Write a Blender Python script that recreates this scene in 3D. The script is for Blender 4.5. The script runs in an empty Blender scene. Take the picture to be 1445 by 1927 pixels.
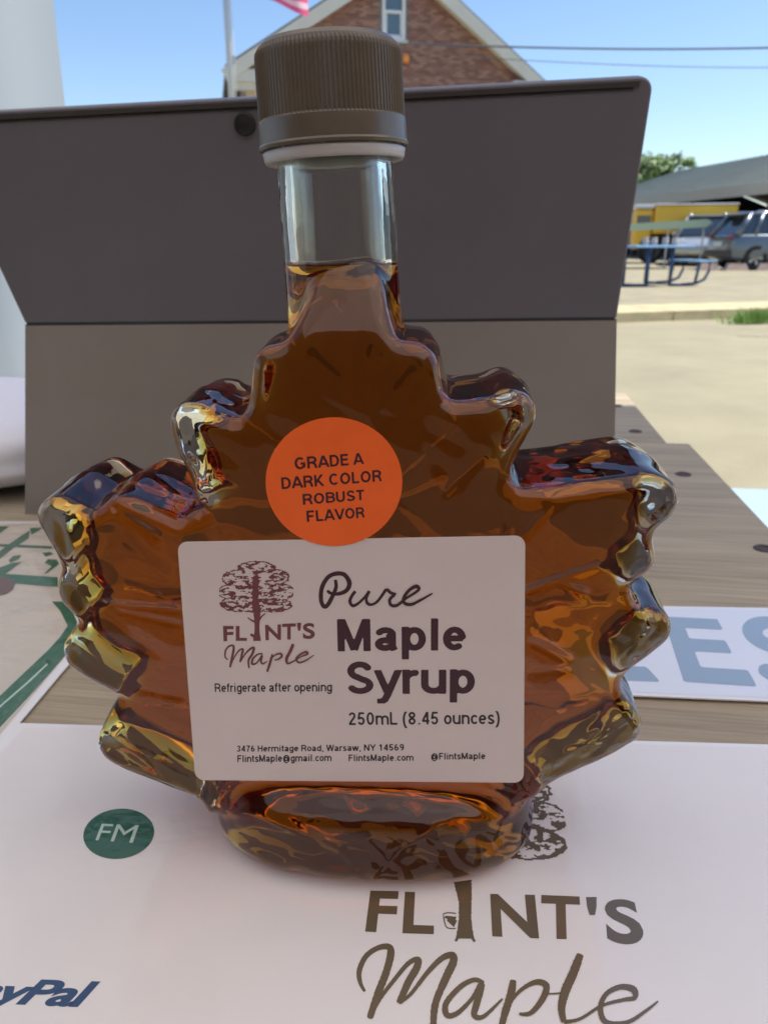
import bpy, bmesh, math, random
import numpy as np
from mathutils import Vector, Matrix, noise as mnoise

# ------------------------------------------------------------------ camera, sky, sun, exposure
random.seed(4); np.random.seed(4)
SC = bpy.context.scene
COL = SC.collection
F = 1450.0; CX = 722.5; CY = 963.5; PITCH = math.radians(19.4)
CAM = Vector((0.0, 0.0, 0.143))
GZ = -0.80                                   # ground level, the table top is z = 0
cd = bpy.data.cameras.new('camera'); cam = bpy.data.objects.new('camera', cd); COL.objects.link(cam)
cam.location = CAM; cam.rotation_euler = (math.pi/2 - PITCH, 0, 0)
cd.sensor_fit = 'VERTICAL'; cd.sensor_height = 36; cd.lens = F/1927*36
cd.clip_start = 0.01; cd.clip_end = 2000
cd.dof.use_dof = True; cd.dof.focus_distance = 0.158; cd.dof.aperture_fstop = 36
SC.camera = cam
SUN = Vector((0.56, 0.10, 0.83)).normalized()
w = bpy.data.worlds.new('World'); SC.world = w; w.use_nodes = True
nt = w.node_tree; nt.nodes.clear()
sky = nt.nodes.new('ShaderNodeTexSky'); sky.sky_type = 'NISHITA'; sky.sun_disc = False
sky.sun_elevation = math.asin(SUN.z); sky.sun_rotation = math.atan2(SUN.x, SUN.y)
sky.altitude = 300; sky.air_density = 1.0; sky.dust_density = 0.6; sky.ozone_density = 2.2
bg = nt.nodes.new('ShaderNodeBackground'); bg.inputs[1].default_value = 0.088
wo = nt.nodes.new('ShaderNodeOutputWorld')
tnt = nt.nodes.new('ShaderNodeMix'); tnt.data_type = 'RGBA'; tnt.blend_type = 'MULTIPLY'; tnt.inputs[0].default_value = 1
tnt.inputs[7].default_value = (.95, 1.0, 1.08, 1)
nt.links.new(sky.outputs[0], tnt.inputs[6]); nt.links.new(tnt.outputs[2], bg.inputs[0]); nt.links.new(bg.outputs[0], wo.inputs[0])
sl = bpy.data.lights.new('sun', 'SUN'); sl.energy = 3.9; sl.angle = math.radians(0.5); sl.color = (1, .95, .87)
so = bpy.data.objects.new('sun', sl); COL.objects.link(so)
so.rotation_euler = (-SUN).to_track_quat('-Z', 'Y').to_euler()
SC.view_settings.view_transform = 'Standard'; SC.view_settings.look = 'None'
SC.view_settings.gamma = 1; SC.view_settings.use_curve_mapping = False
SC.view_settings.exposure = 1.0
cy = SC.cycles
cy.use_denoising = True; cy.max_bounces = 20; cy.transmission_bounces = 16; cy.diffuse_bounces = 5
cy.glossy_bounces = 8; cy.transparent_max_bounces = 24; cy.volume_bounces = 0
cy.caustics_reflective = True; cy.caustics_refractive = True; cy.blur_glossy = 0.0
cy.sample_clamp_indirect = 6.0

# ------------------------------------------------------------------ projecting photo rays onto real planes
_cp, _sp = math.cos(PITCH), math.sin(PITCH)
def ray(px, py):
    a = (px-CX)/F; b = -(py-CY)/F
    return Vector((a, b*_sp + _cp, b*_cp - _sp))
def hit(px, py, M=None, axis=2, val=0.0):
    """point (in the frame M) where the view ray through a pixel meets the plane local[axis] = val"""
    o, d = CAM.copy(), ray(px, py)
    if M is not None:
        Mi = M.inverted(); o = Mi @ o; d = Mi.to_3x3() @ d
    t = (val - o[axis])/d[axis]
    return o + d*t
def at_y(px, py, y):
    return hit(px, py, None, 1, y)

# ------------------------------------------------------------------ object helpers
def tag(o, label=None, cat=None, group=None, kind=None):
    if label: o['label'] = label
    if cat: o['category'] = cat
    if group: o['group'] = group
    if kind: o['kind'] = kind
    return o
def empty(name, M=None, label=None, cat=None, group=None):
    o = bpy.data.objects.new(name, None); o.empty_display_size = .02; COL.objects.link(o)
    if M is not None: o.matrix_world = M
    return tag(o, label, cat, group)
def mesh_obj(name, me, mat=None, parent=None, M=None, smooth=False):
    o = bpy.data.objects.new(name, me); COL.objects.link(o)
    if mat: 
        if not me.materials: me.materials.append(mat)
    if parent is not None: o.parent = parent
    if M is not None: o.matrix_local = M
    if smooth: me.polygons.foreach_set('use_smooth', [True]*len(me.polygons))
    return o
def pyd(name, V, Fc, mat=None, parent=None, smooth=False, M=None):
    me = bpy.data.meshes.new(name); me.from_pydata([tuple(v) for v in V], [], Fc); me.update()
    return mesh_obj(name, me, mat, parent, M, smooth)
class MB:
    def __init__(s): s.bm = bmesh.new()
    def box(s, lo, hi, bevel=0, M=None):
        x0,y0,z0 = lo; x1,y1,z1 = hi
        vs = [s.bm.verts.new((x,y,z)) for x in (x0,x1) for y in (y0,y1) for z in (z0,z1)]
        fs = [(0,1,3,2),(4,6,7,5),(0,4,5,1),(2,3,7,6),(0,2,6,4),(1,5,7,3)]
        fc = [s.bm.faces.new([vs[i] for i in f]) for f in fs]
        if bevel:
            es = list({e for f in fc for e in f.edges})
            r = bmesh.ops.bevel(s.bm, geom=es, offset=bevel, segments=2, affect='EDGES', profile=.5)
            vs = list({v for f in r['faces'] for v in f.verts} | {v for v in vs if v.is_valid})
        if M is not None: bmesh.ops.transform(s.bm, matrix=M, verts=[v for v in vs if v.is_valid])
        return s
    def prism(s, pts, d, off=Vector((0,0,0))):
        """closed polygon (3d points) extruded by the vector d"""
        d = Vector(d)
        a = [s.bm.verts.new(Vector(p)+off) for p in pts]; b = [s.bm.verts.new(Vector(p)+off+d) for p in pts]
        n = len(pts)
        s.bm.faces.new(a[::-1]); s.bm.faces.new(b)
        for i in range(n): s.bm.faces.new((a[i], a[(i+1)%n], b[(i+1)%n], b[i]))
        return s
    def tube(s, pts, r, n=8, closed=False):
        pts = [Vector(p) for p in pts]; rings = []
        rr = r if isinstance(r, (list, tuple)) else [r]*len(pts)
        for i, p in enumerate(pts):
            t = (pts[min(i+1, len(pts)-1)] - pts[max(i-1, 0)])
            if t.length < 1e-9: t = Vector((0,0,1))
            t.normalize()
            u = t.cross(Vector((0,0,1)));
            if u.length < 1e-3: u = t.cross(Vector((1,0,0)))
            u.normalize(); v = t.cross(u)
            rings.append([s.bm.verts.new(p + (u*math.cos(2*math.pi*k/n) + v*math.sin(2*math.pi*k/n))*rr[i]) for k in range(n)])
        for a, b in zip(rings, rings[1:]):
            for k in range(n): s.bm.faces.new((a[k], a[(k+1)%n], b[(k+1)%n], b[k]))
        s.bm.faces.new(rings[0][::-1]); s.bm.faces.new(rings[-1])
        return s
    def lathe(s, prof, n=48, M=None, rf=None):
        rings = []
        for (r, z) in prof:
            ring = []
            for k in range(n):
                a = 2*math.pi*k/n; q = r if rf is None else rf(r, z, k)
                ring.append(s.bm.verts.new((q*math.cos(a), q*math.sin(a), z)))
            rings.append(ring)
        for a, b in zip(rings, rings[1:]):
            for k in range(n): s.bm.faces.new((a[k], a[(k+1)%n], b[(k+1)%n], b[k]))
        if M is not None: bmesh.ops.transform(s.bm, matrix=M, verts=[v for r_ in rings for v in r_])
        return s
    def build(s, name, mat=None, parent=None, smooth=False, M=None, recalc=True):
        if recalc: bmesh.ops.recalc_face_normals(s.bm, faces=s.bm.faces)
        me = bpy.data.meshes.new(name); s.bm.to_mesh(me); s.bm.free()
        return mesh_obj(name, me, mat, parent, M, smooth)

# ------------------------------------------------------------------ materials
def mat(name, col, rough=.6, metal=0, spec=.5, var=.0, vscale=40, bump=0, bscale=200, coat=0, coatr=.05, coord='Object', stretch=(1,1,1), trans=0, sub=None, bdist=.001, alpha=None):
    m = bpy.data.materials.new(name); m.use_nodes = True
    n = m.node_tree; p = n.nodes['Principled BSDF']; L = n.links
    p.inputs['Base Color'].default_value = (*col, 1); p.inputs['Roughness'].default_value = rough
    p.inputs['Metallic'].default_value = metal; p.inputs['Specular IOR Level'].default_value = spec
    p.inputs['Coat Weight'].default_value = coat; p.inputs['Coat Roughness'].default_value = coatr
    p.inputs['Transmission Weight'].default_value = trans
    tc = n.nodes.new('ShaderNodeTexCoord'); mp = n.nodes.new('ShaderNodeMapping'); mp.inputs['Scale'].default_value = stretch
    L.new(tc.outputs[coord], mp.inputs[0])
    if var:
        nz = n.nodes.new('ShaderNodeTexNoise'); nz.inputs['Scale'].default_value = vscale; nz.inputs['Detail'].default_value = 6
        nz.inputs['Roughness'].default_value = .6
        L.new(mp.outputs[0], nz.inputs['Vector'])
        mx = n.nodes.new('ShaderNodeMix'); mx.data_type = 'RGBA'
        mx.inputs[6].default_value = (*[c*(1-var) for c in col], 1); mx.inputs[7].default_value = (*[min(1, c*(1+var)) for c in col], 1)
        mr = n.nodes.new('ShaderNodeMapRange'); mr.inputs[1].default_value = .3; mr.inputs[2].default_value = .7
        L.new(nz.outputs[0], mr.inputs[0]); L.new(mr.outputs[0], mx.inputs[0]); L.new(mx.outputs[2], p.inputs['Base Color'])
    if bump:
        nb = n.nodes.new('ShaderNodeTexNoise'); nb.inputs['Scale'].default_value = bscale; nb.inputs['Detail'].default_value = 5
        L.new(mp.outputs[0], nb.inputs['Vector'])
        b = n.nodes.new('ShaderNodeBump'); b.inputs['Strength'].default_value = bump; b.inputs['Distance'].default_value = bdist
        L.new(nb.outputs[0], b.inputs['Height']); L.new(b.outputs[0], p.inputs['Normal'])
        if coat: L.new(b.outputs[0], p.inputs['Coat Normal'])
    return m
def wood_mat(name, c0, c1, c2):
    m = bpy.data.materials.new(name); m.use_nodes = True
    n = m.node_tree; p = n.nodes['Principled BSDF']; L = n.links
    tc = n.nodes.new('ShaderNodeTexCoord')
    oi = n.nodes.new('ShaderNodeObjectInfo')
    ad = n.nodes.new('ShaderNodeVectorMath'); ad.operation = 'ADD'
    L.new(tc.outputs['Object'], ad.inputs[0]); L.new(oi.outputs['Random'], ad.inputs[1])
    def nz(sc, st, det=6, dist=0):
        mp = n.nodes.new('ShaderNodeMapping'); mp.inputs['Scale'].default_value = st; L.new(ad.outputs[0], mp.inputs[0])
        a = n.nodes.new('ShaderNodeTexNoise'); a.inputs['Scale'].default_value = sc; a.inputs['Detail'].default_value = det
        a.inputs['Distortion'].default_value = dist
        L.new(mp.outputs[0], a.inputs['Vector']); return a
    g1 = nz(14, (.5, 6, 3), 8, .6); g2 = nz(130, (.12, 5, 3), 6, .2); g3 = nz(5, (1, 1, 1), 4)
    g4 = nz(420, (.05, 2.2, 2), 3)
    mm = n.nodes.new('ShaderNodeMath'); mm.operation = 'MULTIPLY_ADD'; mm.inputs[1].default_value = .55
    L.new(g2.outputs[0], mm.inputs[0]); 
    m2 = n.nodes.new('ShaderNodeMath'); m2.operation = 'MULTIPLY'; m2.inputs[1].default_value = .45; L.new(g1.outputs[0], m2.inputs[0])
    L.new(m2.outputs[0], mm.inputs[2])
    cr = n.nodes.new('ShaderNodeValToRGB'); e = cr.color_ramp.elements
    e[0].position = .36; e[0].color = (*c0, 1); e[1].position = .64; e[1].color = (*c2, 1)
    k = cr.color_ramp.elements.new(.5); k.color = (*c1, 1)
    L.new(mm.outputs[0], cr.inputs[0])
    mx = n.nodes.new('ShaderNodeMix'); mx.data_type = 'RGBA'; mx.blend_type = 'MULTIPLY'; mx.inputs[0].default_value = .5
    L.new(cr.outputs[0], mx.inputs[6]); L.new(g3.outputs[0], mx.inputs[7])
    br = n.nodes.new('ShaderNodeBrightContrast'); br.inputs[1].default_value = .05; L.new(mx.outputs[2], br.inputs[0])
    L.new(br.outputs[0], p.inputs['Base Color']); p.inputs['Roughness'].default_value = .72
    ba = n.nodes.new('ShaderNodeMath'); ba.operation = 'ADD'; L.new(g2.outputs[0], ba.inputs[0]); L.new(g4.outputs[0], ba.inputs[1])
    b = n.nodes.new('ShaderNodeBump'); b.inputs['Strength'].default_value = .5; b.inputs['Distance'].default_value = .0006
    L.new(ba.outputs[0], b.inputs['Height']); L.new(b.outputs[0], p.inputs['Normal'])
    return m

M_asph = mat('old_asphalt', (.29, .255, .165), .9, var=.16, vscale=2.0, bump=.6, bscale=90, bdist=.01)
M_road = mat('road_asphalt', (.30, .265, .17), .9, var=.13, vscale=1.3, bump=.6, bscale=120, bdist=.01)
M_conc = mat('kerb_concrete', (.50, .42, .24), .9, var=.18, vscale=5, bump=.5, bscale=60, bdist=.01)
M_conc2 = mat('pink_concrete', (.60, .44, .36), .9, var=.15, vscale=8)
M_mortar = mat('mortar', (.30, .26, .24), .95, var=.1, vscale=3)
M_cream = mat('cream_painted_trim', (.62, .60, .52), .6, var=.05, vscale=2)
M_white = mat('white_paint', (.75, .76, .76), .5, var=.03, vscale=3)
M_glassdark = mat('window_glass', (.10, .16, .20), .08, spec=.8)
M_greenroof = mat('grey_green_metal_roof', (.24, .26, .23), .55, var=.08, vscale=.6)
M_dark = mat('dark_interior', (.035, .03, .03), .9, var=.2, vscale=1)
M_yellow = mat('yellow_vehicle_paint', (.88, .50, .01), .35, var=.06, vscale=1, coat=.5)
M_chrome = mat('chrome', (.7, .7, .7), .15, metal=1)
M_tyre = mat('tyre_rubber', (.025, .025, .026), .85, var=.2, vscale=20)
M_rim = mat('alloy_rim', (.42, .42, .42), .3, metal=.9)
M_carglass = mat('car_window_glass', (.02, .03, .04), .05, spec=1)
M_bluep = mat('blue_coated_steel', (.17, .34, .55), .45, var=.1, vscale=10, coat=.3)
M_blued = mat('dark_blue_coated_steel', (.03, .07, .17), .5, var=.1, vscale=10)
M_galv = mat('pole_metal', (.50, .52, .55), .4, metal=.6)
M_cable = mat('black_cable', (.10, .11, .13), .7)
M_black = mat('black_plastic', (.01, .01, .012), .4)

# ------------------------------------------------------------------ ground, road, kerb
pyd('ground', [(-400,-60,GZ),(500,-60,GZ),(500,900,GZ),(-400,900,GZ)], [(0,1,2,3)], M_asph)
bpy.data.objects['ground']['kind'] = 'structure'
kl = hit(1160, 608, None, 2, GZ); kr = hit(1445, 598, None, 2, GZ)
kd = (kr-kl); kd.z = 0; kd.normalize(); kn = Vector((-kd.y, kd.x, 0))
a, b = kl - kd*40, kr + kd*60
rp = [a - kn*14, b - kn*14, b, a]
o = pyd('road', [(p.x, p.y, GZ+.004) for p in rp], [(0,1,2,3)], M_road); o['kind'] = 'structure'
mb = MB()
x = -40.0
while x < 60:
    L_ = 2.4
    p0 = kl + kd*(x+.01); p1 = kl + kd*(x+L_-.01)
    mb.prism([(p0.x,p0.y,GZ-.05),(p1.x,p1.y,GZ-.05),(p1.x,p1.y,GZ+.12),(p0.x,p0.y,GZ+.12)], kn*1.0)
    x += L_
o = mb.build('kerb', M_conc); o['kind'] = 'structure'
o = pyd('parking_lot', [tuple((a+kn*.99).xy)+(GZ+.115,), tuple((b+kn*.99).xy)+(GZ+.115,), tuple((b+kn*60).xy)+(GZ+.115,), tuple((a+kn*60).xy)+(GZ+.115,)], [(0,1,2,3)], M_asph)
o['kind'] = 'structure'
LZ = GZ + .115
# cracks and tar seams on the road: irregular thin dark strips
M_tar = mat('tar_seam', (.10, .085, .07), .8)
mb = MB()
for k in range(5):
    p = kl + kd*random.uniform(-2, 8) - kn*random.uniform(1, 7); ang = random.uniform(-.5, .5)
    L0 = [];
    for i in range(16):
        L0.append(p.copy()); ang += random.uniform(-.5, .5)*.6; p = p + Vector((math.cos(ang), math.sin(ang)*.4, 0))*.25
    for i in range(15):
        q0, q1 = L0[i], L0[i+1]; wd = .012
        vs = [mb.bm.verts.new((q.x, q.y+s*wd, GZ+.008)) for q, s in ((q0,-1),(q1,-1),(q1,1),(q0,1))]
        mb.bm.faces.new(vs)
o = mb.build('road_cracks', M_tar); o['kind'] = 'structure'
# weeds on the kerb
M_grass = mat('weed_green', (.16, .30, .05), .7, var=.4, vscale=20)
gm = MB(); gp = hit(1415, 606, None, 2, GZ+.02)
for k in range(420):
    bx = gp + kd*random.gauss(0, .16) + kn*random.uniform(-.12, .03)
    h_ = random.uniform(.05, .2); ln = Vector((random.gauss(0,.06), random.gauss(0,.05), h_)); wv = kd*random.uniform(.006,.014)
    v = [gm.bm.verts.new(q) for q in (bx-wv, bx+wv, bx+ln)]; gm.bm.faces.new(v)
o = gm.build('weeds', M_grass, recalc=False); tag(o, kind='stuff')

# ------------------------------------------------------------------ brick house with gable
HY = 27.0
hc = at_y(754, -96, HY)
HM = Matrix.Translation((hc.x, HY, GZ)) @ Matrix.Rotation(math.radians(12), 4, 'Z')
house = empty('brick_house', HM, 'red brick house with a pale trimmed gable rising behind the bottle cap', 'house')
def hl(px, py): return hit(px, py, HM, 1, 0.0)
ap = hl(754, -90); el = hl(452, 112); er = hl(1012, 128)
wl = hl(466, 200).x; wr = hl(985, 150).x; ez = (el.z+er.z)/2 - .15; az = ap.z - .2
DEP = 14
def rake_z(x):
    return min(ez + (x-wl)*(az-ez)/(ap.x-wl), ez + (wr-x)*(az-ez)/(wr-ap.x))
mb = MB(); mb.prism([(wl,.06,0),(wr,.06,0),(wr,.06,ez),(ap.x,.06,az),(wl,.06,ez)], (0,DEP,0)); mb.build('wall', M_mortar, house)
def brick_mat():
    m = mat('brick', (.20, .095, .065), .9)
    n = m.node_tree; p = n.nodes['Principled BSDF']
    g = n.nodes.new('ShaderNodeNewGeometry'); cr = n.nodes.new('ShaderNodeValToRGB')
    e = cr.color_ramp.elements; e[0].color = (.24,.12,.095,1); e[1].color = (.44,.26,.19,1)
    k = e.new(.5); k.color = (.33,.175,.13,1)
    n.links.new(g.outputs['Random Per Island'], cr.inputs[0]); n.links.new(cr.outputs[0], p.inputs['Base Color'])
    return m
M_brick = brick_mat()
wx0, wx1 = hl(719, 40).x, hl(762, 40).x; wz0 = hl(740, 76).z; wz1 = wz0 + 1.9
V = []; FC = []
bh, bw = .075, .21; z = 2.5; row = 0
while z < az:
    x = wl + (0 if row % 2 else -.11)
    while x < wr:
        x0, x1 = max(x, wl), min(x+bw-.012, wr)
        zc = z + bh
        if x1-x0 > .04 and min(rake_z(x0), rake_z(x1)) > zc and not (x1 > wx0-.02 and x0 < wx1+.02 and zc > wz0-.12 and z < wz1):
            i = len(V); yo = random.uniform(.0, .012); zt = z+bh-.012
            V += [(x0,yo,z),(x1,yo,z),(x1,yo,zt),(x0,yo,zt),(x0,.07,z),(x1,.07,z),(x1,.07,zt),(x0,.07,zt)]
            FC += [(i,i+1,i+2,i+3),(i,i+4,i+5,i+1),(i+3,i+2,i+6,i+7),(i,i+3,i+7,i+4),(i+1,i+5,i+6,i+2)]
        x += bw
    z += bh; row += 1
o = pyd('bricks', V, FC, M_brick, house); o['kind'] = 'stuff'
# roof with rake boards, returns
OV = .35
def slab(p, q, th, y0, y1):   # rake slab between two (x,z) points
    d = Vector((q[0]-p[0], 0, q[1]-p[1])).normalized(); nn = Vector((-d.z, 0, d.x))
    if nn.z < 0: nn = -nn
    P, Q = Vector((p[0], y0, p[1])), Vector((q[0], y0, q[1]))
    return [P, Q, Q+nn*th, P+nn*th], Vector((0, y1-y0, 0))
sx0, sx1 = wl-.55, wr+.6
def rz(x): return min(ez + (x-wl)*(az-ez)/(ap.x-wl), ez + (wr-x)*(az-ez)/(wr-ap.x))
M_shing = mat('grey_shingle', (.16,.15,.14), .9, var=.2, vscale=3)
for s in ((sx0, ap.x), (ap.x, sx1)):
    pts, d = slab((s[0], rz(s[0])+.12), (s[1], rz(s[1])+.12), .1, -OV, DEP+OV); MB().prism(pts, d).build('roof', M_shing, house)
    pts, d = slab((s[0], rz(s[0])-.24), (s[1], rz(s[1])-.24), .345, -OV-.04, -OV+.02); MB().prism(pts, d).build('rake_board', M_cream, house)
    pts, d = slab((s[0], rz(s[0])-.18), (s[1], rz(s[1])-.18), .06, -OV+.03, .0); MB().prism(pts, d).build('soffit', M_cream, house)
for xa, xb in ((sx0, wl+.35), (wr-.45, sx1)):
    mb = MB(); zz = rz(wl)
    mb.box((xa, -OV, zz-.55), (xb, .1, zz-.22)); mb.box((xa+.1, -OV+.1, zz-.75), (xb-.1, .05, zz-.552))
    mb.build('eave_return', M_cream, house)
mb = MB(); mb.box((wl-.02,-.03,0),(wl+.35,.05,ez-.5)); mb.build('corner_board', mat('tan_board', (.55,.42,.28), .7), house)
win = MB()
fw = .09
win.box((wx0,-.05,wz0),(wx0+fw,.05,wz1)).box((wx1-fw,-.05,wz0),(wx1,.05,wz1)).box((wx0+fw,-.05,wz1-fw),(wx1-fw,.05,wz1)).box((wx0+fw,-.05,wz0),(wx1-fw,.05,wz0+fw))
wo_ = win.build('window', M_white, house)
mz = (wz0+wz1)/2-.2
MB().box((wx0+fw,-.02,mz-.04),(wx1-fw,.04,mz+.04)).build('meeting_rail', M_white, wo_)
sb = MB(); sb.box((wx0+fw,.0,wz0+fw),(wx0+fw+.06,.03,mz-.04)); sb.box((wx1-fw-.06,.0,wz0+fw),(wx1-fw,.03,mz-.04)); sb.box((wx0+fw,.0,wz0+fw+.0),(wx1-fw,.029,wz0+fw+.06))
sb.build('sash', M_white, wo_)
MB().box((wx0+fw,.041,wz0+fw),(wx1-fw,.055,mz)).build('pane', M_glassdark, wo_)
MB().box((wx0+fw,.045,mz),(wx1-fw,.06,wz1-fw)).build('pane', M_glassdark, wo_)
MB().box((wx0-.08,-.1,wz0-.1),(wx1+.08,.06,wz0-.002)).build('window_sill', M_cream, house)
# small lamp on the wall
lp = hl(762, 111); MB().lathe([(0,-.14),(.09,-.12),(.12,0),(.08,.12),(0,.15)], 12).build('wall_lamp', mat('amber_lamp_glass', (.8,.30,.06), .3), house, True, Matrix.Translation((lp.x, -.1, lp.z)))

# ------------------------------------------------------------------ flagpole, flag, power lines
fp = at_y(437, 190, 16); ft = at_y(425, 0, 16)
FPM = Matrix.Translation((fp.x, 16, GZ))
pole = empty('flagpole', FPM, 'tall slender metal flagpole standing left of the brick house', 'flagpole')
MB().tube([(0,0,0),(0,0,5),(-.02,0,9.5)], [.07,.06,.045], 12).build('pole', M_galv, pole, True)
MB().lathe([(0,-.11),(.08,-.08),(.11,0),(.08,.08),(0,.11)], 12).build('finial', mat('gold_ball', (.6,.4,.1), .3, metal=1), pole, True, Matrix.Translation((-.02,0,9.6)))
mb = MB(); mb.box((.045,-.03,4.0),(.10,.03,4.12)); mb.build('cleat', M_galv, pole)
MB().tube([(.08,0,1.2),(.085,0,4.0),(.07,0,9.4)], .008, 6).build('halyard', M_white, pole)
def flag_mat():
    m = mat('striped_flag_cloth', (.6,.05,.10), .8); n = m.node_tree; p = n.nodes['Principled BSDF']; L = n.links
    at = n.nodes.new('ShaderNodeAttribute'); at.attribute_name = 'v'
    ml = n.nodes.new('ShaderNodeMath'); ml.operation = 'MULTIPLY'; ml.inputs[1].default_value = 6.5
    fr = n.nodes.new('ShaderNodeMath'); fr.operation = 'FRACT'; gt = n.nodes.new('ShaderNodeMath'); gt.operation = 'GREATER_THAN'; gt.inputs[1].default_value = .5
    L.new(at.outputs['Fac'], ml.inputs[0]); L.new(ml.outputs[0], fr.inputs[0]); L.new(fr.outputs[0], gt.inputs[0])
    mx = n.nodes.new('ShaderNodeMix'); mx.data_type = 'RGBA'; mx.inputs[6].default_value = (.75,.13,.28,1); mx.inputs[7].default_value = (.85,.62,.70,1)
    L.new(gt.outputs[0], mx.inputs[0]); L.new(mx.outputs[2], p.inputs['Base Color'])
    tr = n.nodes.new('ShaderNodeBsdfTranslucent'); L.new(mx.outputs[2], tr.inputs[0])
    ms = n.nodes.new('ShaderNodeMixShader'); ms.inputs[0].default_value = .4
    L.new(p.outputs[0], ms.inputs[1]); L.new(tr.outputs[0], ms.inputs[2]); L.new(ms.outputs[0], n.nodes['Material Output'].inputs[0])
    return m
V = []; FC = []; vv = []
nu, nv = 40, 20
c0 = at_y(437, 4, 16); cw = 1.30
for j in range(nv+1):
    for i in range(nu+1):
        u, v = i/nu, j/nv
        x = c0.x + .05 + u*cw; zz = c0.z + .0 + v*1.1 - (u**3)*.30 + .05*math.sin(u*7+v*2)*u + (0.06 if u < .7 else .06)
        V.append((x, 16 + .12*math.sin(u*9+v*3)*(.3+u), zz)); vv.append(v)
for j in range(nv):
    for i in range(nu):
        k = j*(nu+1)+i; FC.append((k,k+1,k+nu+2,k+nu+1))
fl = pyd('flag', V, FC, flag_mat(), smooth=True); tag(fl, 'red and white striped cloth flag hanging from the flagpole at the top edge', 'flag')
at_ = fl.data.attributes.new('v', 'FLOAT', 'POINT'); at_.data.foreach_set('value', vv)
for nm, p0, p1, lab in (('upper', (820,84),(1800,78),'thicker dark overhead wire crossing the sky right of the gable'), ('lower', (960,112),(1800,120),'thin faint overhead wire hanging below the thicker wire')):
    A = at_y(*p0, 22); B = at_y(*p1, 19)
    pts = [A.lerp(B, t/24) + Vector((0,0,-.12*math.sin(math.pi*t/24))) for t in range(-3, 28)]
    o = MB().tube(pts, .022 if nm == 'upper' else .009, 6).build('power_line', M_cable); tag(o, lab, 'wire', 'overhead wires')

# ------------------------------------------------------------------ pavilion
A = at_y(1150, 380, 47); B = at_y(1445, 339, 32); D = (B-A); D.z = 0; D.normalize(); Nn = Vector((-D.y, D.x, 0))
if Nn.y < 0: Nn = -Nn
PM = Matrix(((D.x, Nn.x, 0, A.x), (D.y, Nn.y, 0, A.y), (0,0,1,LZ), (0,0,0,1)))
pav = empty('pavilion', PM, 'long open sided pavilion with a grey green roof behind the parked cars', 'pavilion')
LEN = (B-A).length + 14; E_Z = A.z - LZ; 
R_ = hit(1445, 291, PM, 1, 7.0); RZ_ = R_.z
mb = MB(); mb.prism([(-6,0,E_Z+.02),(-6,7,RZ_),(-6,14,E_Z),(-6,14,E_Z-.12),(-6,7,RZ_-.14),(-6,0,E_Z-.1)], (LEN+6,0,0)); mb.build('roof', M_greenroof, pav)
for k in range(int((LEN+6)/.6)):
    pass
mb = MB()
for k in range(int((LEN+6)/.6)):
    x = -6 + k*.6; d = Vector((0,7,RZ_-E_Z-.02)).normalized()
    mb.prism([(x,.0,E_Z+.03),(x+.05,.0,E_Z+.03),(x+.05,.0,E_Z+.07),(x,.0,E_Z+.07)], d*7.2)
o = mb.build('roof_seams', M_greenroof, pav); o['kind'] = 'stuff'
mb = MB(); mb.box((-6,-.06,E_Z-.38),(LEN,-.005,E_Z+.06)); mb.build('fascia', mat('pale_fascia', (.36,.37,.33), .6), pav)
for k in range(6):
    for y in (.6, 13):
        x = -4 + k*6.2; MB().box((x-.12,y-.12,0),(x+.12,y+.12,E_Z-.1)).build('post', mat('brown_post', (.07,.05,.045), .8) if k == 0 and y == .6 else bpy.data.materials['brown_post'], pav)
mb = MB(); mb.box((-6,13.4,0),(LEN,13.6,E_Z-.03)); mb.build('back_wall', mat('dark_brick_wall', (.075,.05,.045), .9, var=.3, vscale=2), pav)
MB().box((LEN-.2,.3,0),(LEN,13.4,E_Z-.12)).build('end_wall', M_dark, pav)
mb = MB(); mb.prism([(-5.8,.3,0),(-5.8,13.4,0),(-5.8,13.4,E_Z-.14),(-5.8,7,RZ_-.16),(-5.8,.3,E_Z-.12)], (.2,0,0)); mb.build('end_wall', M_dark, pav)  # added dark wall, shuts out the bright sky through the far end

# ------------------------------------------------------------------ tree behind the pavilion
def tree(px, py, y, w_, h_, label, n=5200):
    c = at_y(px, py, y); root = empty('broadleaf_tree', Matrix.Translation((c.x, y, GZ)), label, 'tree')
    H = c.z - GZ
    MB().tube([(0,0,0),(.1,0,H*.4),(0,.1,H*.75),(.1,0,H*.98)], [.35,.28,.18,.05], 8).build('trunk', mat('bark', (.09,.07,.05), .9), root)
    mb = MB()
    for k in range(7):
        a = k*.9; mb.tube([(0,0,H*(.4+.05*k)),(math.cos(a)*w_*.3, math.sin(a)*w_*.3, H*(.6+.05*k)),(math.cos(a)*w_*.6, math.sin(a)*w_*.6, H*(.7+.05*k))], [.12,.08,.03], 6)
    mb.build('limb', bpy.data.materials['bark'], root)
    cl = [(random.gauss(0,.45)*w_, random.gauss(0,.4)*w_, H - abs(random.gauss(0,.5))*h_ - .15*h_, random.uniform(.2,.42)*w_) for _ in range(26)]
    V = []; FC = []
    for k in range(n):
        q = random.choice(cl); v = Vector((random.gauss(0,1),random.gauss(0,1),random.gauss(0,1))).normalized()*q[3]*random.uniform(.6,1.05)
        p = Vector(q[:3]) + Vector((v.x, v.y, v.z*.75)); s = random.uniform(.09,.2)
        u = Vector((random.gauss(0,1),random.gauss(0,1),random.gauss(0,1))).normalized(); t = u.orthogonal().normalized()
        i = len(V); V += [p-u*s, p+t*s*.6, p+u*s, p-t*s*.6]; FC.append((i,i+1,i+2,i+3))
    pyd('crown', V, FC, mat('leaf_green', (.15,.25,.07), .6, var=.5, vscale=.8), root)
tree(1252, 286, 62, 2.2, 3.0, 'bushy green tree rising above the pavilion roof')
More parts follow.
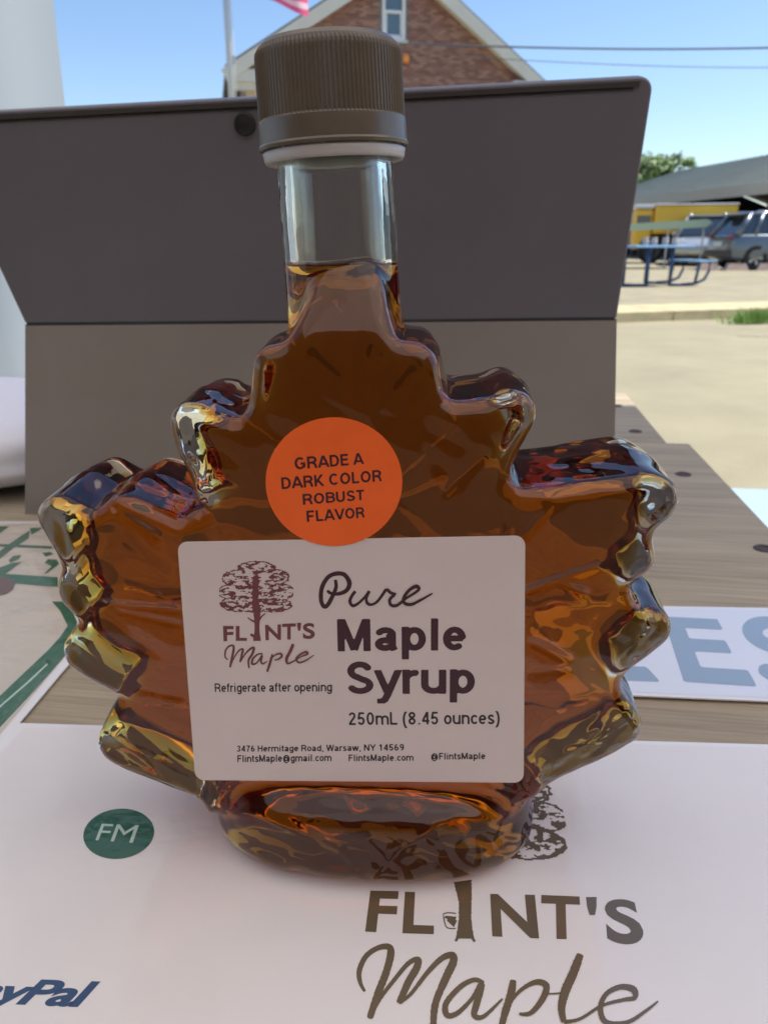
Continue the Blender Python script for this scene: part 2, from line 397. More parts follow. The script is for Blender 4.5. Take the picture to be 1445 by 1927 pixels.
tree(1175, 300, 66, 2.6, 3.4, 'green tree half hidden behind the tilted tablet edge', 3500)

# ------------------------------------------------------------------ vehicles
def wheel(root, x, y, r=.36, wd=.24, side=1):
    M = Matrix.Translation((x, y, r)) @ Matrix.Rotation(math.pi/2, 4, 'X')
    o = MB().lathe([(r*.62,-wd/2),(r*.95,-wd/2),(r,-wd/2+.03),(r,wd/2-.03),(r*.95,wd/2),(r*.62,wd/2),(r*.62,-wd/2)], 28).build('wheel', M_tyre, root, True, M)
    mb = MB(); mb.lathe([(r*.55,-.06),(r*.63,-.11),(r*.63,.11),(r*.55,.06)], 28)
    for k in range(5):
        a = 2*math.pi*k/5
        for s in (-1,1):
            mb.box((.03,-.022,-.05),(r*.6,.022,.05), M=Matrix.Rotation(a+s*.12,4,'Z') @ Matrix.Translation((0,0,side*.05)))
    mb.box((-.06,-.06,-.05),(.06,.06,.07))
    mb.build('rim', M_rim, o)
    MB().lathe([(0,0),(r*.6,0)], 20).build('brake_well', M_black, o, M=Matrix.Translation((0,0,-side*.06)))
def car(M, label, paint, group, suv=True, L_=4.6, W=1.86, H=1.68):
    """x forward from the rear bumper (0) to the nose (L_), y across"""
    root = empty('parked_car', M, label, 'car', group)
    # stations: x, zbottom, zbelt, ztop(body shoulder), half width low, half width belt
    st = [(0.0,.42,.62,.55,.78),(.06,.30,.95,.80,.80),(.16,.26,1.02,.88,.84),(.6,.24,1.05,.92,.89),(1.4,.23,1.04,.93,.905),(2.4,.23,1.01,.93,.905),(3.2,.24,.98,.92,.89),(3.7,.25,.96,.90,.86),(4.2,.27,.86,.84,.78),(4.5,.33,.72,.74,.66),(4.6,.42,.60,.62,.55)]
    k_ = L_/4.6
    V = []; FC = []; nr = 12
    for (x, zb, zt, hw, hw2) in st:
        prof = [(0,zb),(hw*.8,zb),(hw*.97,zb+.06),(hw,zb+.22),(hw,(zb+zt)*.5+.05),(hw2,zt-.07),(hw2-.06,zt)]
        ring = [(y, z) for y, z in prof] + [(-y, z) for y, z in prof[::-1]]
        ring = ring[:-1]
        for y, z in ring: V.append((x*k_, y, z))
        nr = len(ring)
    ns = len(st)
    for i in range(ns-1):
        for j in range(nr):
            FC.append((i*nr+j, i*nr+(j+1)%nr, (i+1)*nr+(j+1)%nr, (i+1)*nr+j))
    FC.append(tuple(range(nr))[::-1]); FC.append(tuple((ns-1)*nr+j for j in range(nr)))
    body = pyd('body', V, FC, paint, root, True)
    md = body.modifiers.new('s', 'SUBSURF'); md.levels = 2; md.render_levels = 2
    # greenhouse: glass block + painted roof and pillars
    xr0, xr1, xf1, xf0 = (.12, .62, 2.55, 3.35)
    hb, ht = .80, .62; zb = 1.0; zt = H-.05
    g = [(xr0*k_+.05,-hb,zb),(xf0*k_,-hb,zb),(xf1*k_,-ht,zt),(xr1*k_,-ht,zt)]
    mb = MB(); 
    a_ = [mb.bm.verts.new(p) for p in g]; b_ = [mb.bm.verts.new((p[0],-p[1],p[2])) for p in g]
    mb.bm.faces.new(a_); mb.bm.faces.new(b_[::-1])
    for i in range(4): mb.bm.faces.new((a_[i], a_[(i+1)%4], b_[(i+1)%4], b_[i]))
    mb.build('windows', M_carglass, root)
    mb = MB(); mb.box((xr1*k_-.22,-ht-.03,zt),(xf1*k_+.08,ht+.03,zt+.055), bevel=.025)
    mb.build('roof', paint, root, True)
    for s in (-1,1):
        for (p, q, r) in (((xr0*k_+.08,zb),(xr1*k_-.02,zt),.085),((xf0*k_,zb),(xf1*k_+.02,zt),.04),((1.5*k_,zb),(1.45*k_,zt),.045),((.72*k_,zb),(.95*k_,zt),.07)):
            MB().tube([(p[0],s*hb,p[1]-.02),(q[0],s*ht,q[1]+.02)], r, 8).build('pillar', paint, root, True)
        mb = MB(); mb.tube([(.8*k_,s*(ht-.03),zt+.10),(2.4*k_,s*(ht-.03),zt+.10)], .02, 6); mb.build('roof_rail', M_chrome, root, True)
        mb = MB(); mb.box((.0,s*.62-.14,.90),(.12,s*.62+.14,.96), bevel=.02); mb.build('tail_light', mat('tail_light_red', (.35,.02,.02), .2) if 'tail_light_red' not in bpy.data.materials else bpy.data.materials['tail_light_red'], root)
        mb = MB(); mb.box((4.42*k_,s*.52-.18,.66),(4.58*k_,s*.52+.18,.76), bevel=.02); mb.build('headlight', M_chrome, root)
        wheel(root, .78*k_, s*.80, side=s*-1); wheel(root, 3.72*k_, s*.80, side=s*-1)
        mb = MB(); mb.box((2.75*k_,s*.98-.09,1.0),(2.9*k_,s*.98+.09,1.13), bevel=.03); mb.build('mirror', paint, root)
    mb = MB(); mb.box((-.05,-.80,.36),(.1,.80,.56), bevel=.04); mb.build('rear_bumper', mat('grey_bumper', (.06,.055,.05), .6) if 'grey_bumper' not in bpy.data.materials else bpy.data.materials['grey_bumper'], root)
    mb = MB(); mb.box((-.012,-.26,.66),(.03,.26,.80)); mb.build('number_plate', M_white, root)
    mb = MB(); mb.box((.30*k_,-.62,zt-.01),(.50*k_,.62,zt+.045), bevel=.015); mb.build('rear_spoiler', paint, root)
    return root
M_carA = mat('dark_blue_grey_car_paint', (.12,.15,.18), .3, metal=.4, coat=1)
M_carB = mat('silver_car_paint', (.45,.47,.48), .3, metal=.5, coat=1)
M_carC = mat('white_car_paint', (.72,.74,.76), .35, coat=1)
p = hit(1418, 509, None, 2, LZ)
CG = 'cars parked in front of the pavilion'
car(Matrix.Translation(p) @ Matrix.Rotation(math.radians(3),4,'Z') @ Matrix.Translation((-.78,.92,0)), 'slate grey hatchback SUV cut off by the right edge of the photo', M_carA, CG, H=1.6)
p = at_y(1322, 480, 29.5); p.z = LZ
car(Matrix.Translation(p) @ Matrix.Rotation(math.radians(-118),4,'Z') @ Matrix.Translation((-2.3,0,0)), 'silver car parked nose out left of the slate grey SUV', M_carB, CG)
p = at_y(1400, 470, 34.5); p.z = LZ
car(Matrix.Translation(p) @ Matrix.Rotation(math.radians(8),4,'Z') @ Matrix.Translation((-1.8,0,0)), 'white car whose roof shows above the slate grey SUV', M_carC, CG, H=1.66)
# yellow truck
ty = 31.0; p = at_y(1285, 470, ty); p.z = LZ
TM = Matrix.Translation(p) @ Matrix.Rotation(math.radians(-14),4,'Z')
tr = empty('yellow_truck', TM, 'bright yellow truck with a long box parked under the pavilion eave', 'truck')
def pz(py, y=ty): return at_y(1280, py, y).z - LZ
sc_ = ty/F
x0, x1 = (1196-1285)*sc_, (1366-1285)*sc_
MB().box((x0*.62,-.1,pz(440)),(x1,2.2,pz(386)), bevel=.06).build('box_body', M_yellow, tr)
MB().box((x0,-.05,pz(470)),(x0*.63,2.1,pz(392)), bevel=.12).build('cab', M_yellow, tr)
MB().box((x0-.02,-.08,pz(391.5)),(x0*.63,2.12,pz(384)), bevel=.03).build('cab_roof', M_white, tr)
MB().box((x0*.62-.05,-.16,pz(386)-.002),(x1+.02,2.2,pz(383)), bevel=.02).build('roof', M_white, tr)
MB().box((x0+.1,-.07,pz(430)),(x0*.68,.0,pz(405))).build('side_window', M_carglass, tr)
MB().box((x0*.62,-.13,pz(431)),(x1*.6,-.105,pz(425))).build('side_stripe', M_cream, tr)
MB().box((x0*.62+.3,-.05,pz(455)),(x1,2.0,pz(441))).build('chassis', M_dark, tr)
for k, xx in enumerate((x0+.7, x1-1.0, x1-2.0)):
    wheel(tr, xx, 0, .48, .3, side=-1)
# pale green stall awning in front of the truck
ay = 25.0; c = at_y(1265, 425, ay)
aw = empty('stall_awning', Matrix.Translation((c.x, ay, LZ)), 'pale green fabric awning on slim posts in front of the yellow truck', 'awning')
s_ = ay/F; zz = at_y(1265, 420, ay).z - LZ
mb = MB(); mb.prism([(-80*s_,0,zz-.22),(60*s_,0,zz-.12),(70*s_,0,zz+.02),(60*s_,0,zz+.12),(-80*s_,0,zz-.02)], (0,1.6,0)); mb.build('awning_cloth', mat('pale_green_cloth', (.42,.52,.36), .8), aw)
for xx in (-78*s_, -5*s_, 58*s_):
    MB().tube([(xx,.1,0),(xx,.1,zz-.15)], .03, 8).build('post', M_galv, aw)
# wheel stops
for k, (px, lab) in enumerate(((1330,'pinkish concrete wheel stop left of the slate grey SUV'),(1384,'pinkish concrete wheel stop beneath the rear of the slate grey SUV'),(1442,'pinkish concrete wheel stop at the right edge beyond the rear wheel'))):
    q = hit(px, 509, None, 2, LZ); 
    mb = MB(); mb.prism([(-.34,-.1,0),(.34,-.1,0),(.24,-.06,.2),(-.24,-.06,.2)], (0,.2,0))
    o = mb.build('wheel_stop', M_conc2, M=None); o.location = (q.x, q.y, LZ); tag(o, lab, 'wheel stop', 'wheel stops')

# ------------------------------------------------------------------ blue picnic table
q = hit(1236, 541, None, 2, LZ)
PT = Matrix.Translation((q.x, q.y+.7, LZ)) @ Matrix.Rotation(math.radians(14),4,'Z')
pt = empty('picnic_table', PT, 'blue steel picnic table with curved legs on the sunny parking lot', 'picnic table')
sp = (q.y+.7)/F
MB().box((-.62,-.55,.70),(.62,.55,.745), bevel=.02).build('table_top', M_bluep, pt)
for s in (-1,1):
    MB().box((s*.98-.22,-.5,.44),(s*.98+.22,.5,.475), bevel=.015).build('bench_seat', M_bluep, pt)
    for y in (-.42,.42):
        MB().tube([(s*.25,y,.70),(s*.25,y,.03)], .035, 8).build('leg', M_blued, pt, True)
        MB().tube([(s*1.08,y,.44),(s*1.08,y,.28),(s*1.0,y,.12),(s*.82,y,.05),(s*.5,y,.03),(s*.25,y,.03)], .028, 8).build('curved_leg', M_blued, pt, True)
        MB().tube([(s*.86,y,.44),(s*.80,y,.05)], .028, 8).build('seat_leg', M_blued, pt, True)
LABB = ['leftmost of the four small jars on the blue picnic table','second small jar from the left on the blue picnic table','third small jar from the left on the blue picnic table','rightmost of the four small jars on the blue picnic table']
for k, xx in enumerate((-.28,-.1,.14,.34)):
    o = MB().lathe([(0,0),(.06,0),(.06,.09),(.045,.11),(.055,.115),(.055,.14),(0,.14)], 14).build('jar', mat('pale_jar', (.5,.42,.38), .4) if k == 0 else bpy.data.materials['pale_jar'], None, True)
    o.matrix_world = PT @ Matrix.Translation((xx,-.3,.746)); tag(o, LABB[k], 'jar', 'small jars on the picnic table')

# pale box lid at the right edge, beyond our table
q = hit(1450, 985, None, 2, GZ+.45)
bx = empty('storage_box', Matrix.Translation((q.x+.12, q.y-.12, GZ)) @ Matrix.Rotation(math.radians(-8),4,'Z'), 'pale blue lidded plastic box beyond the table edge at the right', 'box')
M_tote = mat('pale_blue_plastic', (.33,.44,.54), .4, var=.05)
MB().box((-.25,-.30,0),(.5,.30,.40), bevel=.02).build('box_body', mat('grey_plastic', (.35,.38,.4), .5), bx)
MB().box((-.28,-.33,.402),(.53,.33,.45), bevel=.012).build('lid', M_tote, bx)

# ------------------------------------------------------------------ stall canopy over the table
def canopy_mat():
    m = bpy.data.materials.new('white_canopy_cloth'); m.use_nodes = True; n = m.node_tree; n.nodes.clear()
    d = n.nodes.new('ShaderNodeBsdfDiffuse'); d.inputs[0].default_value = (.70,.64,.60,1)
    t = n.nodes.new('ShaderNodeBsdfTranslucent'); t.inputs[0].default_value = (.82,.73,.68,1)
    nz = n.nodes.new('ShaderNodeTexNoise'); nz.inputs['Scale'].default_value = 6
    b = n.nodes.new('ShaderNodeBump'); b.inputs['Strength'].default_value = .3; n.links.new(nz.outputs[0], b.inputs['Height'])
    n.links.new(b.outputs[0], d.inputs['Normal'])
    s = n.nodes.new('ShaderNodeMixShader'); s.inputs[0].default_value = .74
    o = n.nodes.new('ShaderNodeOutputMaterial')
    n.links.new(d.outputs[0], s.inputs[1]); n.links.new(t.outputs[0], s.inputs[2]); n.links.new(s.outputs[0], o.inputs[0]); return m
M_canopy = canopy_mat()
CXm, CYm = .15, -.70
can = empty('canopy_tent', Matrix.Translation((CXm, CYm, GZ)), 'stall canopy overhead whose pale corner curtain hangs at the upper left', 'canopy')
HW, HD = 1.75, 1.55; ZE, ZP = 2.25, 3.0
V = [(-HW,-HD,ZE),(HW,-HD,ZE),(HW,HD,ZE),(-HW,HD,ZE),(0,0,ZP),(-HW,-HD,ZE-.22),(HW,-HD,ZE-.22),(HW,HD,ZE-.22),(-HW,HD,ZE-.22)]
pyd('canopy_cloth', V, [(0,1,4),(1,2,4),(2,3,4),(3,0,4),(5,6,1,0),(6,7,2,1),(7,8,3,2),(8,5,0,3)], M_canopy, can)
for (sx, sy) in ((-1,-1),(1,-1),(1,1),(-1,1)):
    MB().box((sx*HW-.02,sy*HD-.02,0),(sx*HW+.02,sy*HD+.02,ZE)).build('leg', M_white, can)
BW = MB(); n_f = 60
for i in range(n_f):
    xa, xb = -HW+2*HW*i/n_f, -HW+2*HW*(i+1)/n_f; ya = lambda x: -HD+.03+.03*math.sin(x*14)
    v = [BW.bm.verts.new(p) for p in ((xa,ya(xa),.05),(xb,ya(xb),.05),(xb,ya(xb),ZE-.02),(xa,ya(xa),ZE-.02))]; BW.bm.faces.new(v)
BW.build('back_wall', mat('light_block_canvas', (.22,.15,.12), .9, var=.08, vscale=3), can)  # unseen canvas added behind the camera to darken what the glass reflects
def added_side_wall(x, y0, y1):  # unseen side canvas, added to keep bright surroundings out of the neck reflections
    W_ = MB(); n_s = 50
    for i in range(n_s):
        ya, yb = y0+(y1-y0)*i/n_s, y0+(y1-y0)*(i+1)/n_s; xa = lambda y: x+.03*math.sin(y*14)
        v = [W_.bm.verts.new(p) for p in ((xa(ya),ya,.05),(xa(yb),yb,.05),(xa(yb),yb,ZE-.02),(xa(ya),ya,ZE-.02))]; W_.bm.faces.new(v)
    W_.build('added_side_wall', bpy.data.materials['light_block_canvas'], can)
added_side_wall(-HW+.04, -HD+.05, .35); added_side_wall(HW-.04, -HD+.05, .45)
# corner curtain: hangs at the far left corner, its edge seen left of the tablet
YC = CYm+HD-.06
ce0 = at_y(98, -40, YC); ce1 = at_y(124, 205, YC)
V = []; FC = []; nu = 60; nv = 30
for j in range(nv+1):
    for i in range(nu+1):
        t = i/nu; zz = GZ + .3 + (ZE-.32)*j/nv
        xe = ce1.x + (zz-ce1.z)*(ce0.x-ce1.x)/(ce0.z-ce1.z)*.6
        x = xe - .9*t
        V.append((x-CXm, YC-CYm + .018*math.sin(t*26)*min(1,t*5) , zz-GZ))
for j in range(nv):
    for i in range(nu):
        k = j*(nu+1)+i; FC.append((k,k+1,k+nu+2,k+nu+1))
mc = mat('white_curtain_cloth', (.60,.70,.78), .85); n_ = mc.node_tree
t_ = n_.nodes.new('ShaderNodeBsdfTranslucent'); t_.inputs[0].default_value = (.66,.74,.78,1); x_ = n_.nodes.new('ShaderNodeMixShader'); x_.inputs[0].default_value = .6
n_.links.new(n_.nodes['Principled BSDF'].outputs[0], x_.inputs[1]); n_.links.new(t_.outputs[0], x_.inputs[2]); n_.links.new(x_.outputs[0], n_.nodes['Material Output'].inputs[0])
pyd('curtain', V, FC, mc, can, True)

# ------------------------------------------------------------------ the wooden table
TY = math.radians(-7.8)
e0 = hit(1200, 740); e1 = hit(1445, 1005)
TM = Matrix.Translation((e1.x, e1.y, 0)) @ Matrix.Rotation(-math.atan2(e0.x-e1.x, e0.y-e1.y), 4, 'Z')
TMi = TM.inverted()
table = empty('wooden_table', TM, 'weathered table of wide grey brown boards carrying the syrup bottle and papers', 'table')
M_wood = wood_mat('weathered_board', (.27,.21,.125), (.38,.31,.195), (.47,.39,.255))
M_screw = mat('rusty_screw_hole', (.05,.03,.025), .6)
ys = [ (TMi @ e0).y, (TMi @ hit(1215, 831)).y ]
ys += [ys[1]-.292, ys[1]-.584, ys[1]-.876]
for i in range(4):
    y1, y0 = ys[i]-.0008, ys[i+1]+.0008
    xe = 0.004 if i % 2 else 0.0
    o = MB().box((-1.35, y0, -.036), (xe if i else -.012, y1, 0), bevel=.0018).build('board', M_wood, table)
for (px, py) in ((1160,764),(1195,812),(1285,893),(1437,1033)):
    l = TMi @ hit(px, py); bi = [i for i in range(4) if ys[i+1] < l.y < ys[i]][0]
    bo = [c for c in table.children][bi]
    mb = MB(); mb.lathe([(0,.0002),(.0030,.0002),(.0034,.0007),(.0046,.0007),(.0052,.00005)], 18)
    s = mb.build('screw', M_screw, bo, False, Matrix.Translation((l.x, l.y, 0)) @ Matrix.Scale(1.0,4))
for xx in (-.12, -1.2):
    for yy in (ys[0]-.12, ys[4]+.12):
        MB().box((xx-.045,yy-.045,GZ),(xx+.045,yy+.045,-.13)).build('leg', M_wood, table)
    MB().box((xx-.02,ys[4]+.02,-.127),(xx+.02,ys[0]-.02,-.038)).build('cross_rail', M_wood, table)

# ------------------------------------------------------------------ printing helpers
def text_mesh(s, off=0.0, shear=0.0, space=1.0):
    cu = bpy.data.curves.new('t', 'FONT'); cu.body = s; cu.fill_mode = 'FRONT' if hasattr(cu,'fill_mode') else cu.fill_mode
    cu.offset = off; cu.shear = shear; cu.space_character = space; cu.resolution_u = 6
    ob = bpy.data.objects.new('t', cu); COL.objects.link(ob)
    dg = bpy.context.evaluated_depsgraph_get(); dg.update()
    me = bpy.data.meshes.new_from_object(ob.evaluated_get(dg))
    V = [tuple(v.co) for v in me.vertices]; Fc = [tuple(p.vertices) for p in me.polygons]
    bpy.data.objects.remove(ob); bpy.data.curves.remove(cu); bpy.data.meshes.remove(me)
    return V, Fc
def bil(q, u, v):   # q = TL, TR, BR, BL ; v = 0 at top
    (ax,ay),(bx_,by),(cx_,cy_),(dx,dy) = q
    # projective map of the unit square
    x0,y0,x1,y1,x2,y2,x3,y3 = ax,ay,bx_,by,cx_,cy_,dx,dy
    dx1,dx2,dy1,dy2 = x1-x2, x3-x2, y1-y2, y3-y2; sx, sy = x0-x1+x2-x3, y0-y1+y2-y3
    den = dx1*dy2-dx2*dy1
    g = (sx*dy2-dx2*sy)/den; h = (dx1*sy-sx*dy1)/den
    a = x1-x0+g*x1; b = x3-x0+h*x3; d = y1-y0+g*y1; e = y3-y0+h*y3
    wq = g*u+h*v+1
    return ((a*u+b*v+x0)/wq, (d*u+e*v+y0)/wq)
def print_text(name, s, quad, M, axis, val, m, parent, off=0, shear=0, space=1.0):
    V, Fc = text_mesh(s, off, shear, space)
    xs = [v[0] for v in V]; yy = [v[1] for v in V]
    a0, a1, b0, b1 = min(xs), max(xs), min(yy), max(yy)
    P = [hit(*bil(quad, (v[0]-a0)/(a1-a0), (b1-v[1])/(b1-b0)), M, axis, val) for v in V]
    return pyd(name, P, Fc, m, parent)
def crom(pts, n=10):
    out = []; P = [pts[0]] + list(pts) + [pts[-1]]
    for i in range(1, len(P)-2):
        p0, p1, p2, p3 = [np.array(q, float) for q in P[i-1:i+3]]
        for k in range(n):
            t = k/n
            out.append(.5*((2*p1)+(-p0+p2)*t+(2*p0-5*p1+4*p2-p3)*t*t+(-p0+3*p1-3*p2+p3)*t**3))
    out.append(np.array(pts[-1], float)); return out
def print_strokes(name, strokes, M, axis, val, m, parent, outward, rough=.12, taper=True):
    """strokes: list of (points px, width px or list of widths); flat ribbons, each a hair above the last"""
    V = []; Fc = []; lay = 0
    for pts, wd in strokes:
        wl_ = wd if isinstance(wd, (list, tuple)) else [wd]*len(pts)
        C = crom([(*p, w_) for p, w_ in zip(pts, wl_)]); n = len(C); base = len(V)
        for i, c in enumerate(C):
            t = C[min(i+1,n-1)][:2]-C[max(i-1,0)][:2]; t = t/(np.linalg.norm(t)+1e-9); nn = np.array((-t[1], t[0]))
            ww = c[2]*.5*(1 + rough*math.sin(i*1.7+lay)*random.uniform(0,1))
            if taper and i in (0, n-1): ww *= .55
            lay += 1
            for s in (-1, 1):
                p = c[:2] + nn*s*ww; V.append(hit(p[0], p[1], M, axis, val + outward*lay*2.5e-7))
        for i in range(n-1): Fc.append((base+2*i, base+2*i+1, base+2*i+3, base+2*i+2))
    return pyd(name, V, Fc, m, parent)
def raster(name, fn, quad, nx, ny, M, axis, val, m, parent):
    """printed mark built of small flat cells wherever fn(u, v) is true"""
    V = []; Fc = []; idx = {}
    def vid(i, j):
        if (i, j) not in idx:
            idx[(i, j)] = len(V); V.append(hit(*bil(quad, i/nx, j/ny), M, axis, val))
        return idx[(i, j)]
    for j in range(ny):
        for i in range(nx):
            if fn((i+.5)/nx, (j+.5)/ny): Fc.append((vid(i,j), vid(i+1,j), vid(i+1,j+1), vid(i,j+1)))
    return pyd(name, V, Fc, m, parent)
